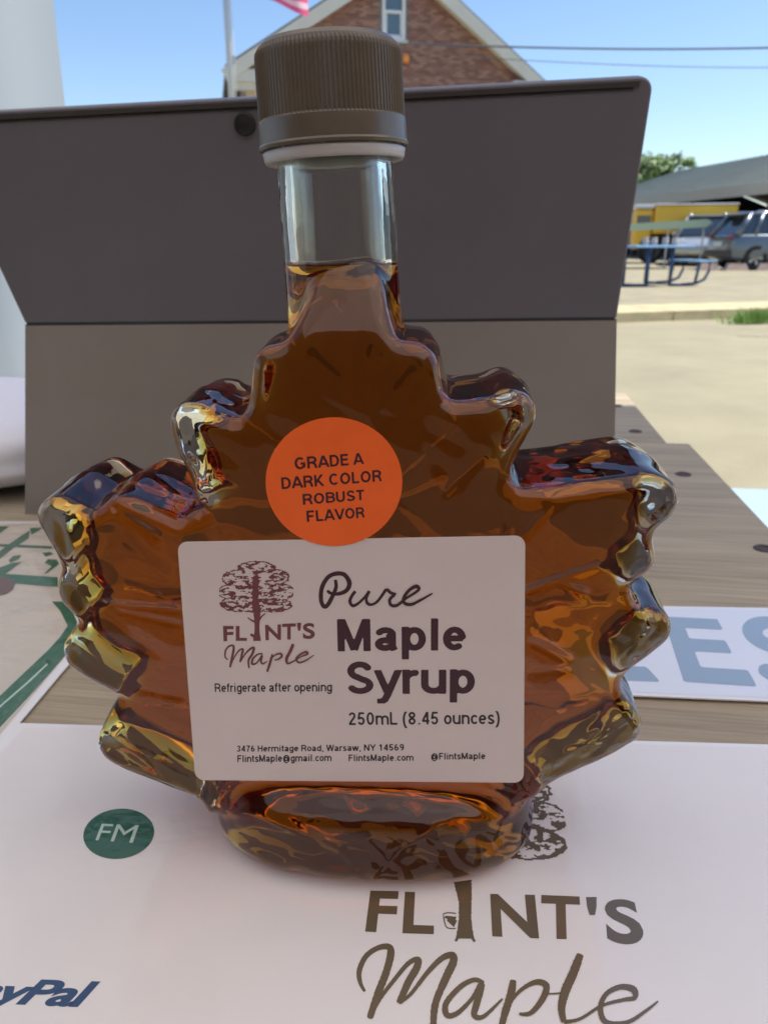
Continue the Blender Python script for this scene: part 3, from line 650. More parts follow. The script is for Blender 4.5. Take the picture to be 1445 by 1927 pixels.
# ------------------------------------------------------------------ plain sans lettering drawn from strokes
def arc(cx, cy, rx, ry, a0, a1, n=14):
    return [(cx+rx*math.cos(math.radians(a0+(a1-a0)*k/n)), cy+ry*math.sin(math.radians(a0+(a1-a0)*k/n))) for k in range(n+1)]
def glyph(ch, w):
    h = w/2; X_ = .74; b = .27 + h*.25; cb = .36 + h*.2       # bowl half widths
    r = b-h; xr = X_/2-h; cr = .5-h; cx = b; ccx = cb; rc = cb-h
    T = 1.25; E = -.25
    sb_ = .06
    st = lambda x, y0=E, y1=T: [(x, y0), (x, y1)]
    bowl = lambda x: arc(x, X_/2, r, xr, 0, 360, 26)
    G = {
    'A': (.74, 0, 1, [[(h*.4-.03,E+.2),(.37,1+h*.3)], [(.37,1+h*.3),(.77-h*.4,E+.2)], [(.14,.29),(.60,.29)]]),
    'B': (.68, 0, 1, [st(h), [(h,1-h),(.36,1-h)]+arc(.36,.5+(.5-h)/2+.01,.23,(.5-h)/2-.01,90,-90)+[(h,.52)], [(h,.52),(.38,.52)]+arc(.38,.52/2+h/2,.27-h*.2,.26-h/2,90,-90)+[(h,h)]]),
    'C': (.74, -1, 2, [arc(ccx,.5,rc,cr,48,312,30)]),
    'D': (.72, 0, 1, [st(h), [(h,1-h),(.33,1-h)]+arc(.33,.5,.38-h,.5-h,90,-90,20)+[(h,h)]]),
    'E': (.64, 0, 1, [st(h), [(h,1-h),(.60,1-h)], [(h,.52),(.56,.52)], [(h,h),(.62,h)]]),
    'F': (.60, 0, 1, [st(h), [(h,1-h),(.58,1-h)], [(h,.50),(.52,.50)]]),
    'G': (.78, -1, 2, [arc(ccx,.5,rc,cr,48,318,30), [(.42,.47),(.74,.47)], [(.74-h*.9,.47),(.74-h*.9,.12)]]),
    'H': (.72, 0, 1, [st(h), st(.70-h), [(h,.52),(.70-h,.52)]]),
    'K': (.72, 0, 1, [st(h), [(h,.30),(.68,1.12)], [(.26,.52),(.74,-.12)]]),
    'L': (.58, 0, 1, [st(h), [(h,h),(.56,h)]]),
    'M': (.86, 0, 1, [st(h), st(.84-h), [(h,1.06),(.42,.02+h*.2)], [(.42,.02+h*.2),(.84-h,1.06)]]),
    'N': (.74, 0, 1, [st(h), st(.72-h), [(h*.9,1.03),(.72-h*.9,-.03)]]),
    'O': (.80, -1, 2, [arc(.39,.5,.39-h,cr,0,360,36)]),
    'R': (.72, 0, 1, [st(h), [(h,1-h),(.40,1-h)]+arc(.40,.73-h*.3,.26-h*.6,.27-h*.7,90,-90)+[(h,.46)], [(.36,.46),(.50,.40),(.58,.28),(.66,-.15)]]),
    'S': (.68, -1, 2, [arc(.34,.745-h*.3,.32-h,.265-h*.7,20,180,16)[0:]+arc(.34,.745-h*.3,.32-h,.265-h*.7,180,255,8)[1:]+arc(.34,.265+h*.1,.34-h,.265-h*.9,75,-160,22)]),
    'T': (.64, 0, 1, [st(.32), [(0,1-h),(.64,1-h)]]),
    'U': (.72, -1, 1, [[(h,T),(h,.35)]+arc(.35,.35,.35-h,.36-h,180,360,18)+[(.70-h,.35),(.70-h,T)]]),
    'V': (.70, 0, 1, [[(-.03,1.15),(.35,-h*.2)], [(.35,-h*.2),(.73,1.15)]]),
    'W': (.98, 0, 1, [[(.0,1.15),(.26,-.03)], [(.26,-.03),(.49,1.05)], [(.49,1.05),(.72,-.03)], [(.72,-.03),(.98,1.15)]]),
    'Y': (.70, 0, 1, [st(.35,E,.45), [(-.05,1.15),(.35,.42)], [(.35,.42),(.75,1.15)]]),
    'a': (.58, -1, 2, [arc(.27,X_-.22,.25-h*.9,.22-h,165,90,6)+arc(.27,X_-.22,.27-h,.22-h,90,0,8)[1:]+[(.54-h,.14),(.56-h*.6,0.02)], arc(.26,.215,.25-h*.9,.215-h,60,360-28,20), [(.30,.42),(.54-h,.45)]]),
    'c': (.54, -1, 2, [arc(cx,X_/2,r,xr,42,318,26)]),
    'd': (.60, 0, 1, [bowl(cx), st(.58-h)]),
    'e': (.58, -1, 2, [arc(cx,X_/2,r,xr,0,318-h*60,28), [(h*.8,.375),(2*b-h*.8,.375)]]),
    'f': (.34, 0, 2, [[(.14,E),(.14,.80)]+arc(.27,.82,.13,.18-h,180,85,8), [(0,X_-h*.8),(.32,X_-h*.8)]]),
    'g': (.60, -1, 2, [bowl(cx), [(.58-h,X_),(.58-h,.0)]+arc(.58-h-r*.95,-.02,r*.95,.26-h,0,-160,14)]),
    'i': (.26, 0, 2, [[(.04+h,E),(.04+h,X_)], [(.04+h,.87),(.04+h,1.0)]]),
    'l': (.26, 0, 1, [st(.04+h)]),
    'm': (.90, 0, X_, [st(h), [(h,.30)]+arc(h+.21,.46,.21,.28-h,180,0,12)+[(h+.42,E)], [(h+.42,.30)]+arc(h+.63,.46,.21,.28-h,180,0,12)+[(h+.84,E)]]),
    'n': (.58, 0, X_+.01, [st(h), [(h,.30)]+arc(h+.22,.46,.22,.28-h,180,0,12)+[(h+.44,E)]]),
    'o': (.60, -1, 2, [bowl(cx)]),
    'p': (.60, -.27, X_+.01, [bowl(cx+.03), [(h,-.6),(h,T)]]),
    'r': (.38, 0, X_+.01, [st(h), [(h,.30)]+arc(h+.24,.44,.24,.30-h,180,82,9)]),
    's': (.52, -1, 2, [arc(.25,.545-h*.2,.24-h,.195-h*.65,25,180,12)+arc(.25,.545-h*.2,.24-h,.195-h*.65,180,258,6)[1:]+arc(.25,.20,.26-h,.20-h*.85,78,-160,16)]),
    't': (.34, -1, .95, [[(.14,T),(.14,.16)]+arc(.26,.16,.12,.16-h,180,280,7), [(0,X_-h*.8),(.32,X_-h*.8)]]),
    'u': (.58, -1, X_, [[(h,T),(h,.28)]+arc(h+.22,.28,.22,.28-h,180,360,12), [(h+.44,0),(h+.44,T)]]),
    'w': (.80, 0, X_, [[(.0,.85),(.21,-.03)], [(.21,-.03),(.40,.80)], [(.40,.80),(.59,-.03)], [(.59,-.03),(.80,.85)]]),
    'y': (.56, -.30, X_, [[(-.02,.85),(.28,.0)], [(.60,.88),(.28,.0),(.20,-.18),(.12,-.24),(.0,-.24)]]),
    '0': (.60, -1, 2, [arc(.28,.5,.28-h,cr,0,360,30)]),
    '1': (.60, 0, 1, [[(.34,E),(.34,T)], [(.10,.72),(.24,.80),(.34,.98)]]),
    '2': (.60, 0, 2, [arc(.28,.72,.26-h,.28-h,165,-25,16)+[(.08,.02+h)], [(.03,h),(.55,h)]]),
    '3': (.60, -1, 2, [arc(.27,.745,.23-h*.6,.255-h,160,-80,16), arc(.27,.27,.27-h,.27-h,85,-160,18)]),
    '4': (.60, 0, 1, [st(.42), [(.02,.28),(.56,.28)], [(.42,1.02),(.06,.28)]]),
    '5': (.60, -1, 1, [[(.52,1-h),(.15,1-h),(.08,.50)]+arc(.27,.32,.27-h,.32-h,130,-160,20)]),
    '6': (.60, -1, 2, [arc(.28,.31,.27-h,.31-h,0,360,26), arc(.33,.46,.31-h,.54-h,95,190,14)]),
    '7': (.60, 0, 1, [[(.03,1-h),(.54,1-h)], [(.52,.96),(.32,.55),(.20,-.2)]]),
    '8': (.60, -1, 2, [arc(.28,.745,.22-h*.5,.255-h,0,360,24), arc(.28,.27,.27-h,.27-h,0,360,24)]),
    '9': (.60, -1, 2, [arc(.28,.69,.27-h,.31-h,0,360,26), arc(.23,.54,.31-h,.54-h,-85,10,14)]),
    '.': (.26, 0, 2, [[(.06+h,-.1),(.06+h,.13)]]),
    ',': (.26, -.2, 2, [[(.06+h,.13),(.05+h,-.02),(.02+h,-.14)]]),
    '(': (.34, -.27, 1.02, [arc(.46,.38,.38,.75,115,245,14)]),
    ')': (.34, -.27, 1.02, [arc(-.14,.38,.38,.75,65,-65,14)]),
    "'": (.22, .66, 1.02, [[(.10,1.2),(.10,.84),(.03,.68)]]),
    '@': (1.02, -.3, 1.1, [arc(.50,.36,.46-h,.60-h,-50,300,36), arc(.46,.38,.19,.24,0,360,20), [(.68,.62),(.62,.22),(.72,.16),(.80,.24)]]),
    ' ': (.30, 0, 1, []),
    }
    return G[ch]
def print_sans(name, s, quad, M, axis, val, m, parent, w=.12, res=.045, gap=.07, jit=.0):
    """every glyph is a thresholded distance field; the outline is cut out of a fine grid of flat cells"""
    items = []; x = 0
    for ch in s:
        adv, y0, y1, S = glyph(ch, w)
        if ch in 'acdegmnopsu': adv = max(p[0] for q in S for p in q) + w/2
        items.append((x, y0, y1, S)); x += adv + (gap if ch != ' ' else 0)
    yb, yt = -.32, 1.06; V = []; Fc = []
    for ox, y0, y1, S in items:
        if not S: continue
        gx_ = np.arange(-.12, 1.16, res); gy_ = np.arange(yb, yt+res, res); PX, PY = np.meshgrid(gx_, gy_, indexing='ij')
        D = np.full(PX.shape, 9.0)
        for st_ in S:
            ds = np.full(PX.shape, 9.0)
            for k, ((ax, ay), (bx_, by)) in enumerate(zip(st_, st_[1:])):
                ex, ey = bx_-ax, by-ay; L2 = ex*ex+ey*ey+1e-12
                t = ((PX-ax)*ex+(PY-ay)*ey)/L2; tc = np.clip(t, 0, 1); L = math.sqrt(L2)
                d = np.hypot(PX-ax-tc*ex, PY-ay-tc*ey) - w/2
                closed = math.hypot(st_[0][0]-st_[-1][0], st_[0][1]-st_[-1][1]) < 1e-6
                if k == 0 and not closed: d = np.maximum(d, -t*L)
                if k == len(st_)-2 and not closed: d = np.maximum(d, (t-1)*L)
                ds = np.minimum(ds, d)
            D = np.minimum(D, ds)
        D = np.maximum(D, np.maximum(y0-PY, PY-y1))
        if jit: D = D + jit*np.sin(PX*61+ox*9)*np.sin(PY*53+ox*5)
        nx, ny = D.shape; vi = {}
        def vid(key, p):
            if key not in vi:
                vi[key] = len(V); V.append((p[0]+ox, p[1]))
            return vi[key]
        for i in range(nx-1):
            for j in range(ny-1):
                c = [(i,j),(i+1,j),(i+1,j+1),(i,j+1)]; sg = [D[q] < 0 for q in c]
                if not any(sg): continue
                poly = []
                for k in range(4):
                    a, b_ = c[k], c[(k+1)%4]
                    if sg[k]: poly.append(vid(a, (gx_[a[0]], gy_[a[1]])))
                    if sg[k] != sg[(k+1)%4]:
                        t = D[a]/(D[a]-D[b_]); poly.append(vid((min(a,b_),max(a,b_)), (gx_[a[0]]+(gx_[b_[0]]-gx_[a[0]])*t, gy_[a[1]]+(gy_[b_[1]]-gy_[a[1]])*t)))
                if len(poly) > 2: Fc.append(tuple(poly))
    xs = [v[0] for v in V]; yy = [v[1] for v in V]; a0, a1, b0, b1 = min(xs), max(xs), min(yy), max(yy)
    P = [hit(*bil(quad, (v[0]-a0)/(a1-a0), (b1-v[1])/(b1-b0)), M, axis, val) for v in V]
    return pyd(name, P, Fc, m, parent)
def tree_fn(seed):
    rs = random.Random(seed)
    lob = [(.50,.14,.26,.13),(.30,.30,.26,.15),(.68,.28,.26,.15),(.20,.52,.22,.13),(.82,.52,.20,.14),(.50,.45,.34,.22),(.28,.72,.26,.13),(.72,.74,.26,.12),(.5,.68,.3,.18)]
    def f(u, v):
        k = 9; d = 9
        for (cx_, cy_, rx, ry) in lob:
            e = math.hypot((u-cx_)/rx, (v-cy_)/ry); e += .10*mnoise.noise(Vector((u*26, v*26, seed))); d = min(d, e)
        rim = .93 < d < 1.03
        if d > 1.03: return False
        nz = mnoise.noise(Vector((u*9, v*19, seed+3))) + .6*mnoise.noise(Vector((u*23, v*40, seed))) + .25*mnoise.noise(Vector((u*60, v*80, seed)))
        tr_ = abs(u-.49) < .045 + .02*mnoise.noise(Vector((0, v*12, 1))) and v > .33
        return rim or tr_ or nz > .04 - .15*(v-.5)
    return f

# ------------------------------------------------------------------ papers on the table
M_paper = mat('laminated_paper', (.74,.72,.70), .5, var=.02, vscale=20, bump=.6, bscale=34, coat=1, coatr=.08, bdist=.0012)
M_paper2 = mat('laminated_paper_sky_tint', (.70,.74,.80), .4, var=.02, vscale=20, bump=.22, bscale=30, coat=1, coatr=.06, bdist=.0012)  # white sheet; the reflected sky is put into its bluish base colour
M_paper3 = mat('wrinkled_glossy_sheet', (.56,.50,.42), .4, var=.05, vscale=15, bump=1.0, bscale=38, coat=1, coatr=.03, bdist=.003)
M_lamedge = mat('clear_lamination_edge', (.80,.80,.80), .12, coat=1)
def ink(name, c, cr=.07): return mat(name, c, .5, bump=.6, bscale=34, coat=1, coatr=cr, bdist=.0012)
M_inkbrown = ink('brown_ink', (.115,.085,.045)); M_inknavy = ink('navy_ink', (.01,.05,.14)); M_inkgreen = ink('green_ink', (.01,.10,.06))
M_inkslate = ink('slate_blue_ink', (.27,.36,.45)); M_inkwhite = ink('pale_mint_ink', (.45,.62,.52)); M_inkgrass = mat('grass_green_ink', (.01,.10,.04), .4, bump=1.0, bscale=38, coat=1, coatr=.03, bdist=.003); M_maroon = ink('glossy_maroon', (.12,.05,.045))
I4 = Matrix.Identity(4)
def sheet(name, quad, z, m, label, cat='paper sheet', th=.0006):
    P = [hit(px, py, None, 2, z) for px, py in quad]
    c = sum(P, Vector())/4; root = empty(name, Matrix.Translation((c.x, c.y, z-th)), label, cat)
    # fine grid, very slightly wavy like a laminated page
    n = 24; V = []; Fc = []
    for j in range(n+1):
        for i in range(n+1):
            a = P[0].lerp(P[1], i/n); b = P[3].lerp(P[2], i/n); p = a.lerp(b, j/n)
            V.append(p - Vector((c.x, c.y, z-th)))
    for j in range(n):
        for i in range(n):
            k = j*(n+1)+i; Fc.append((k, k+n+1, k+n+2, k+1))
    pyd('page', V, Fc, m, root)
    mb = MB(); Q = [p - Vector((c.x, c.y, z-th)) for p in P]
    ctr = sum(Q, Vector())/4
    out = [q + (q-ctr).normalized()*.004 for q in Q]
    out = [Vector((q.x,q.y,.0)) for q in out]
    mb.prism([out[3], out[2], out[1], out[0]], (0,0,th-.0001)); mb.build('lamination', M_lamedge, root)
    return root
def rel(root, o):    # keep an already world-built print on the sheet
    o.parent = root; o.matrix_parent_inverse = root.matrix_world.inverted(); return o
bpy.context.view_layer.update()
ZP1 = .0016
main = sheet('printed_sheet', [(48,1368),(1900,1420),(2300,2900),(-1350,2900)], ZP1, M_paper, 'large white laminated sheet with brown maple logo lying under the bottle')
bpy.context.view_layer.update()
zi = ZP1+.00006
pr = lambda o: rel(main, o)
LG = [('F',(690,1677,757,1754)),]
# FLINT'S letters, each placed by its own corners
def letter(s, q, m, root, off=.03, M=None, axis=2, val=None, name='printed_letter', **k):
    return print_text(name, s, q, M, axis, zi if val is None else val, m, None, off, **k)
for s, q in (("F", ((695,1676),(750,1676),(741,1757),(686,1753))), ("L", ((762,1678),(784,1678),(817,1758),(757,1756))),
             ("N", ((922,1682),(1006,1684),(1014,1766),(926,1762))), ("T", ((1018,1684),(1090,1687),(1094,1768),(1018,1766))),
             ("'", ((1102,1688),(1122,1688),(1122,1722),(1106,1722))), ("S", ((1136,1691),(1196,1693),(1216,1778),(1142,1776)))):
    if s == 'L': q = ((762,1678),(818,1680),(816,1758),(757,1756))
    if s == 'F': q = ((697,1676),(750,1677),(744,1756),(687,1753))
    pr(letter(s, q, M_inkbrown, main))
cc = lambda L, ox, oy, k: [(ox+x/k, oy+y/k) for x, y in L]
S5 = lambda L: cc(L, 640, 1640, 2.258)
W = [ (S5([(105,510),(85,470),(82,420),(110,360),(160,325),(205,320),(215,350),(195,430),(160,520),(125,625)]), [5,8,10,10,10,12,14,14,14,12]),
      (S5([(125,625),(170,540),(230,460),(290,390),(330,375),(325,410),(290,470),(250,560)]), [6,7,8,9,12,14,14,12]),
      (S5([(250,560),(300,520),(370,430),(430,370),(475,355),(480,385),(450,450),(405,560),(395,660)]), [6,7,9,11,13,15,15,13,12]),
      (S5([(610,475),(570,460),(510,490),(450,560),(455,610),(500,600),(560,540),(600,480),(580,560),(570,610),(610,615),(690,540)]), [8,9,10,11,11,9,8,12,13,11,8,4]),
      (S5([(735,460),(725,520),(700,600),(680,680)]), [12,15,14,10]),
      (S5([(690,600),(760,510),(830,470),(875,485),(860,540),(810,600),(760,605)]), [5,7,10,12,12,9,5]),
      (S5([(1020,350),(990,430),(955,510),(940,580),(950,640)]), [14,17,17,14,10]),
      (S5([(880,520),(960,515)]), [3,3]),
      (S5([(950,640),(1020,625),(1110,570),(1200,545),(1250,535),(1245,500),(1190,490),(1130,520),(1105,580),(1130,640),(1220,640),(1300,590),(1350,550)]), [8,6,6,7,9,12,10,9,10,10,8,6,3]) ]
pr(print_strokes('printed_script', W, None, 2, zi, M_inkbrown, None, 1))
# logo tree trunk with sap bucket, crown
pr(print_strokes('printed_trunk', [(S5([(520,40),(530,120),(530,200),(530,285)]), [34,25,24,34]), (S5([(500,280),(490,296)]), 5), (S5([(560,280),(572,298)]), 5)], None, 2, zi, M_inkbrown, None, 1, taper=False))
pr(print_strokes('printed_bucket', [(S5([(436,182),(455,175),(492,178)]), 2.2),(S5([(438,186),(452,236),(490,242)]), 2.2),(S5([(445,192),(490,205)]), [4,12]),(S5([(455,205),(490,222)]), [4,14])], None, 2, zi, M_inkbrown, None, 1, taper=False))
tf = tree_fn(5)
pr(raster('printed_crown', tf, ((800,1436),(1040,1440),(1088,1658),(770,1650)), 190, 150, None, 2, zi, M_inkbrown, None))
# green FM disc (the code pattern around it is left out)
cx_, cy_ = 224, 1569; V = []; nn = 48
for k in range(nn):
    a = 2*math.pi*k/nn; ex, ey = 67*math.cos(a), 47*math.sin(a); r = -.13
    V.append(hit(cx_ + ex*math.cos(r)-ey*math.sin(r), cy_ + ex*math.sin(r)+ey*math.cos(r), None, 2, zi))
pr(pyd('printed_disc', V, [tuple(range(nn))[::-1]], M_inkgreen))
pr(print_text('printed_monogram', 'FM', ((192,1550),(262,1553),(250,1586),(180,1581)), None, 2, zi+.00004, M_inkwhite, None, 0))
pr(print_text('printed_word', 'PayPal', ((-66,1838),(190,1847),(150,1912),(-125,1899)), None, 2, zi, M_inknavy, None, .03, .15, .92))
# second sheet, upper right
es = sheet('price_sheet', [(1040,1141),(1640,1150),(1850,1330),(1060,1297)], .0017, M_paper2, 'white laminated sheet with large slate blue capital letters at the right edge')
bpy.context.view_layer.update()
z2 = .0017+.00006
for s, q in (('L', ((1040,1160),(1130,1162),(1242,1283),(1130,1279))), ('E', ((1247,1160),(1352,1165),(1424,1292),(1286,1283))), ('S', ((1385,1158),(1500,1162),(1580,1298),(1435,1293)))):
    rel(es, print_sans('printed_letter', s, q, None, 2, z2, M_inkslate, None, .20, .03))
# third sheet, left, green border
G = lambda L: cc(L, 0, 940, 4.379)
gs = sheet('green_bordered_sheet', [(-420,985),(118,985),(140,1215),(-340,1790)], .0014, M_paper3, 'glossy laminated sheet with green lettering and border at the left edge')
bpy.context.view_layer.update()
z3 = .0014+.00006
def gpoly(L, m, dz=0, name='printed_stroke'):
    P = [hit(*p, None, 2, z3+dz) for p in G(L)]; rel(gs, pyd(name, P, [tuple(range(len(P)))[::-1]], m))
gpoly([(-600,2300),(-600,2180),(0,1620),(210,1420),(400,1240),(500,1130),(560,1040),(500,920),(430,840),(520,840),(600,920),(640,1010),(600,1160),(545,1280),(300,1560),(0,1880)], M_inkgrass, name='printed_border')
gpoly([(-600,2225),(0,1700),(0,1718),(-600,2240)], M_inkwhite, .00004)
gpoly([(0,1700),(240,1490),(390,1350),(395,1362),(245,1506),(0,1718)], M_inkwhite, .00004)
for L in ([(-60,470),(60,380),(190,290),(250,255),(240,322),(130,390),(20,475),(-60,540)], [(-300,350),(425,384),(440,404),(-300,380)], [(-150,215),(80,222),(0,280),(-150,330)],
          [(250,235),(360,230),(262,292)], [(75,500),(110,465),(180,455),(160,490),(90,522)], [(-100,600),(0,560),(110,520),(185,515),(120,560),(40,620),(-100,690)],
          [(0,632),(60,612),(480,640),(480,718),(380,712),(130,690),(0,680)], [(350,440),(420,430),(440,450),(380,470)], [(370,520),(400,490),(470,495),(490,530),(400,600),(365,610),(430,550)]):
    gdz = gdz + .000012 if 'gdz' in globals() else .000012
    gpoly(L, M_inkgrass, gdz)
gpoly([(-60,640),(20,640),(90,655),(130,690),(110,740),(60,775),(-60,800)], M_maroon, .00016, 'dark_oval')  # flat dark maroon oval at the left of the sheet

# ------------------------------------------------------------------ the tablet in its stand cover
cA = hit(48, 968); 
psi = math.radians(5.0)
TP = Matrix.Translation((cA.x, cA.y, 0)) @ Matrix.Rotation(-psi, 4, 'Z')
M_tab = mat('dark_grey_tablet_back', (.135,.132,.155), .42, var=.10, vscale=9, bump=.15, bscale=1500, bdist=.0003)
M_tab2 = mat('stand_flap_bounce_tint', (.24,.222,.20), .6, var=.09, vscale=12, bump=.3, bscale=1800, bdist=.0003)  # lighter warm tone puts light bounced off the table into the colour
for m_ in (M_tab, M_tab2):      # smudges: patchy gloss
    n_ = m_.node_tree; a_ = n_.nodes.new('ShaderNodeTexNoise'); a_.inputs['Scale'].default_value = 22; a_.inputs['Detail'].default_value = 7
    t_ = n_.nodes.new('ShaderNodeTexCoord'); n_.links.new(t_.outputs['Object'], a_.inputs['Vector'])
    r_ = n_.nodes.new('ShaderNodeMapRange'); r_.inputs[1].default_value = .35; r_.inputs[2].default_value = .65; r_.inputs[3].default_value = .32; r_.inputs[4].default_value = .58
    n_.links.new(a_.outputs[0], r_.inputs[0]); n_.links.new(r_.outputs[0], n_.nodes['Principled BSDF'].inputs['Roughness'])
M_seam = mat('tablet_bezel', (.05,.048,.045), .35)
tab = empty('tablet', TP, 'dark grey tablet seen from behind, propped open on its fold out stand flap', 'tablet')
fA = hit(48, 610, TP, 1, .0); fB = hit(1160, 600, TP, 1, .0); bB = Vector((hit(1158, 955, TP, 1, 0).x, 0, 0))
bA = Vector((hit(48,968,TP,1,0).x, 0, 0)); fB.z = fB.z
MB().prism([bA, bB, fB, fA], (0,.003,0)).build('stand_flap', M_tab2, tab)
lean = -.022
tA = hit(-135, 216, TP, 1, lean); tB = hit(1231, 143, TP, 1, lean)
def pt_up(u, v):   # u along fold, v up the panel
    a = fA.lerp(fB, u); b = tA.lerp(tB, u); return a.lerp(b, v)
# rounded top corners outline in (u,v)
def outline(inset=0, r=.035):
    asp = (tB-tA).length/((tA-fA).length); o_ = []
    lo, hi, vt = inset, 1-inset, 1-inset*asp
    o_ += [(lo,inset*asp*.0),(hi,0)]
    for k in range(9):
        a = k/8*math.pi/2; o_.append((hi - r + r*math.cos(a), vt - r*asp + r*asp*math.sin(a)))
    for k in range(9):
        a = math.pi/2 + k/8*math.pi/2; o_.append((lo + r + r*math.cos(a), vt - r*asp + r*asp*math.sin(a)))
    return o_
nrm = (fB-fA).cross(tA-fA).normalized()
if nrm.y < 0: nrm = -nrm
mb = MB(); mb.prism([pt_up(u, v) + Vector((0,0,.0)) for u, v in outline(.0, .018)], nrm*.009)
tbk = mb.build('back_panel', M_tab, tab)
bv = tbk.modifiers.new('b','BEVEL'); bv.width = .0012; bv.segments = 3; bv.limit_method = 'ANGLE'
# seam under the top edge
s0, s1 = pt_up(-.001,.958), pt_up(.975,.958)
MB().tube([s0 - nrm*.0001, s1 - nrm*.0001], .00055, 6).build('edge_seam', M_black, tab)
MB().prism([pt_up(.0,.966)-nrm*.0009, pt_up(.982,.966)-nrm*.0009, pt_up(.982,.985)-nrm*.0009, pt_up(.0,.985)-nrm*.0009], nrm*.0007).build('edge_band', M_seam, tab)
_d = (TP.inverted().to_3x3() @ ray(461,234)); _o = TP.inverted() @ CAM
lc = _o + _d*((fA-_o).dot(nrm)/_d.dot(nrm)) - nrm*.0004
LMt = Matrix.Translation(lc) @ nrm.to_track_quat('Z','Y').to_matrix().to_4x4()
lens = MB().lathe([(0,-.0004),(.0034,-.0004),(.0040,-.0009),(.0046,-.0006),(.0048,.001)], 32).build('camera_lens', M_black, tab, True, LMt)
# screen side
MB().prism([pt_up(u, v) + nrm*.0093 for u, v in outline(.012, .014)], nrm*.0006).build('screen', mat('screen_glass', (.01,.01,.012), .05), tab)
MB().tube([fA+Vector((.001,.001,.0)), fB+Vector((-.001,.001,0))], .0013, 8).build('hinge', M_black, tab, True)

# ------------------------------------------------------------------ white cloth bag behind, left of the tablet
def blob(name, c, r, e, m, root, seed, nz=.04):
    V = []; Fc = []; nu, nv = 64, 40
    for j in range(nv+1):
        ph = -math.pi/2 + math.pi*j/nv
        for i in range(nu):
            a = 2*math.pi*i/nu
            f = lambda t, q: math.copysign(abs(t)**q, t)
            p = Vector((f(math.cos(ph),e)*f(math.cos(a),e), f(math.cos(ph),e)*f(math.sin(a),e), f(math.sin(ph),e)))
            k = 1 + nz*mnoise.noise(p*1.6 + Vector((seed,0,0))) + nz*.4*mnoise.noise(p*5 + Vector((seed,0,0)))
            V.append((c[0]+p.x*r[0]*k, c[1]+p.y*r[1]*k, c[2]+p.z*r[2]*k))
    for j in range(nv):
        for i in range(nu): Fc.append((j*nu+i, j*nu+(i+1)%nu, (j+1)*nu+(i+1)%nu, (j+1)*nu+i))
    return pyd(name, V, Fc, m, root, True)
M_bag = mat('white_bag_cloth', (.72,.73,.78), .7, bump=.3, bscale=30, bdist=.002)
pb = hit(48, 955); 
bag = empty('cloth_bag', Matrix.Translation((pb.x-.085, pb.y+.075, 0)), 'plump white cloth bag behind the left end of the tablet', 'bag')
zt = hit(20, 735, bag.matrix_world, 1, 0).z
blob('bag_body', (-.075,.0,zt*.50), (.215,.095,zt*.58), .80, M_bag, bag, 3)

# ------------------------------------------------------------------ THE BOTTLE : distance field -> smooth mesh
bpos = hit(709, 1549)
SH = -math.tan(math.radians(2.8)); YAW = math.radians(-3.2)
MBm = Matrix.Translation((bpos.x, bpos.y, ZP1+.0001)) @ Matrix.Rotation(YAW, 4, 'Z') @ Matrix.Scale(.001, 4)
MBr = Matrix.Translation((bpos.x, bpos.y, ZP1+.0001)) @ Matrix.Rotation(YAW, 4, 'Z')
HT = 17.5                              # half thickness, mm
def bl(px, py, y=-HT+2.6): 
    p = hit(px, py, MBm, 1, y); return (p.x - SH*p.z, p.z)
bottle = empty('syrup_bottle', MBr, 'maple leaf shaped glass bottle of dark amber syrup with a ribbed dark cap', 'bottle')
OUT = [(655,492),(690,500),(710,522),(722,555),(733,600),(751,638),(788,644),(812,660),(825,684),(829,707),(835,736),(850,752),(875,753),(917,748),(958,734),(985,739),
 (1004,757),(1009,778),(1005,795),(991,824),(975,852),(962,880),(962,901),(974,915),(991,918),(1038,914),(1108,903),(1177,893),(1218,888),(1252,898),(1271,915),(1277,935),(1273,953),(1259,975),(1238,992),
 (1230,1007),(1230,1029),(1232,1048),(1223,1069),(1206,1085),(1190,1099),(1187,1113),(1196,1132),(1212,1142),(1241,1149),(1258,1162),(1264,1179),(1257,1199),(1235,1219),(1200,1247),(1174,1267),(1167,1284),(1171,1301),(1183,1320),(1200,1343),(1207,1360),(1203,1380),(1189,1394),(1124,1430),(1066,1455),(1028,1478),(1003,1498),
 (940,1520),(850,1540),(770,1575),(725,1615),(704,1648),(680,1640),(650,1590),(560,1556),(470,1542),(403,1527),
 (375,1501),(323,1478),(258,1453),(208,1429),(189,1408),(185,1388),(202,1345),(221,1313),(219,1302),(181,1282),(137,1252),(122,1230),(122,1208),(137,1186),(148,1167),(134,1147),(117,1127),(110,1098),(117,1068),(106,1039),(87,1005),(72,972),(78,949),(99,932),(125,932),(156,948),(181,957),(204,943),(230,932),(262,938),(311,960),(343,973),(366,962),(386,952),
 (390,955),(372,943),(355,890),(336,852),(322,802),(324,775),(347,758),(382,761),(396,770),(425,780),(452,783),(464,765),(470,742),(474,707),(480,671),(500,651),(536,640),(560,603),(577,565),(590,525),(615,500)]
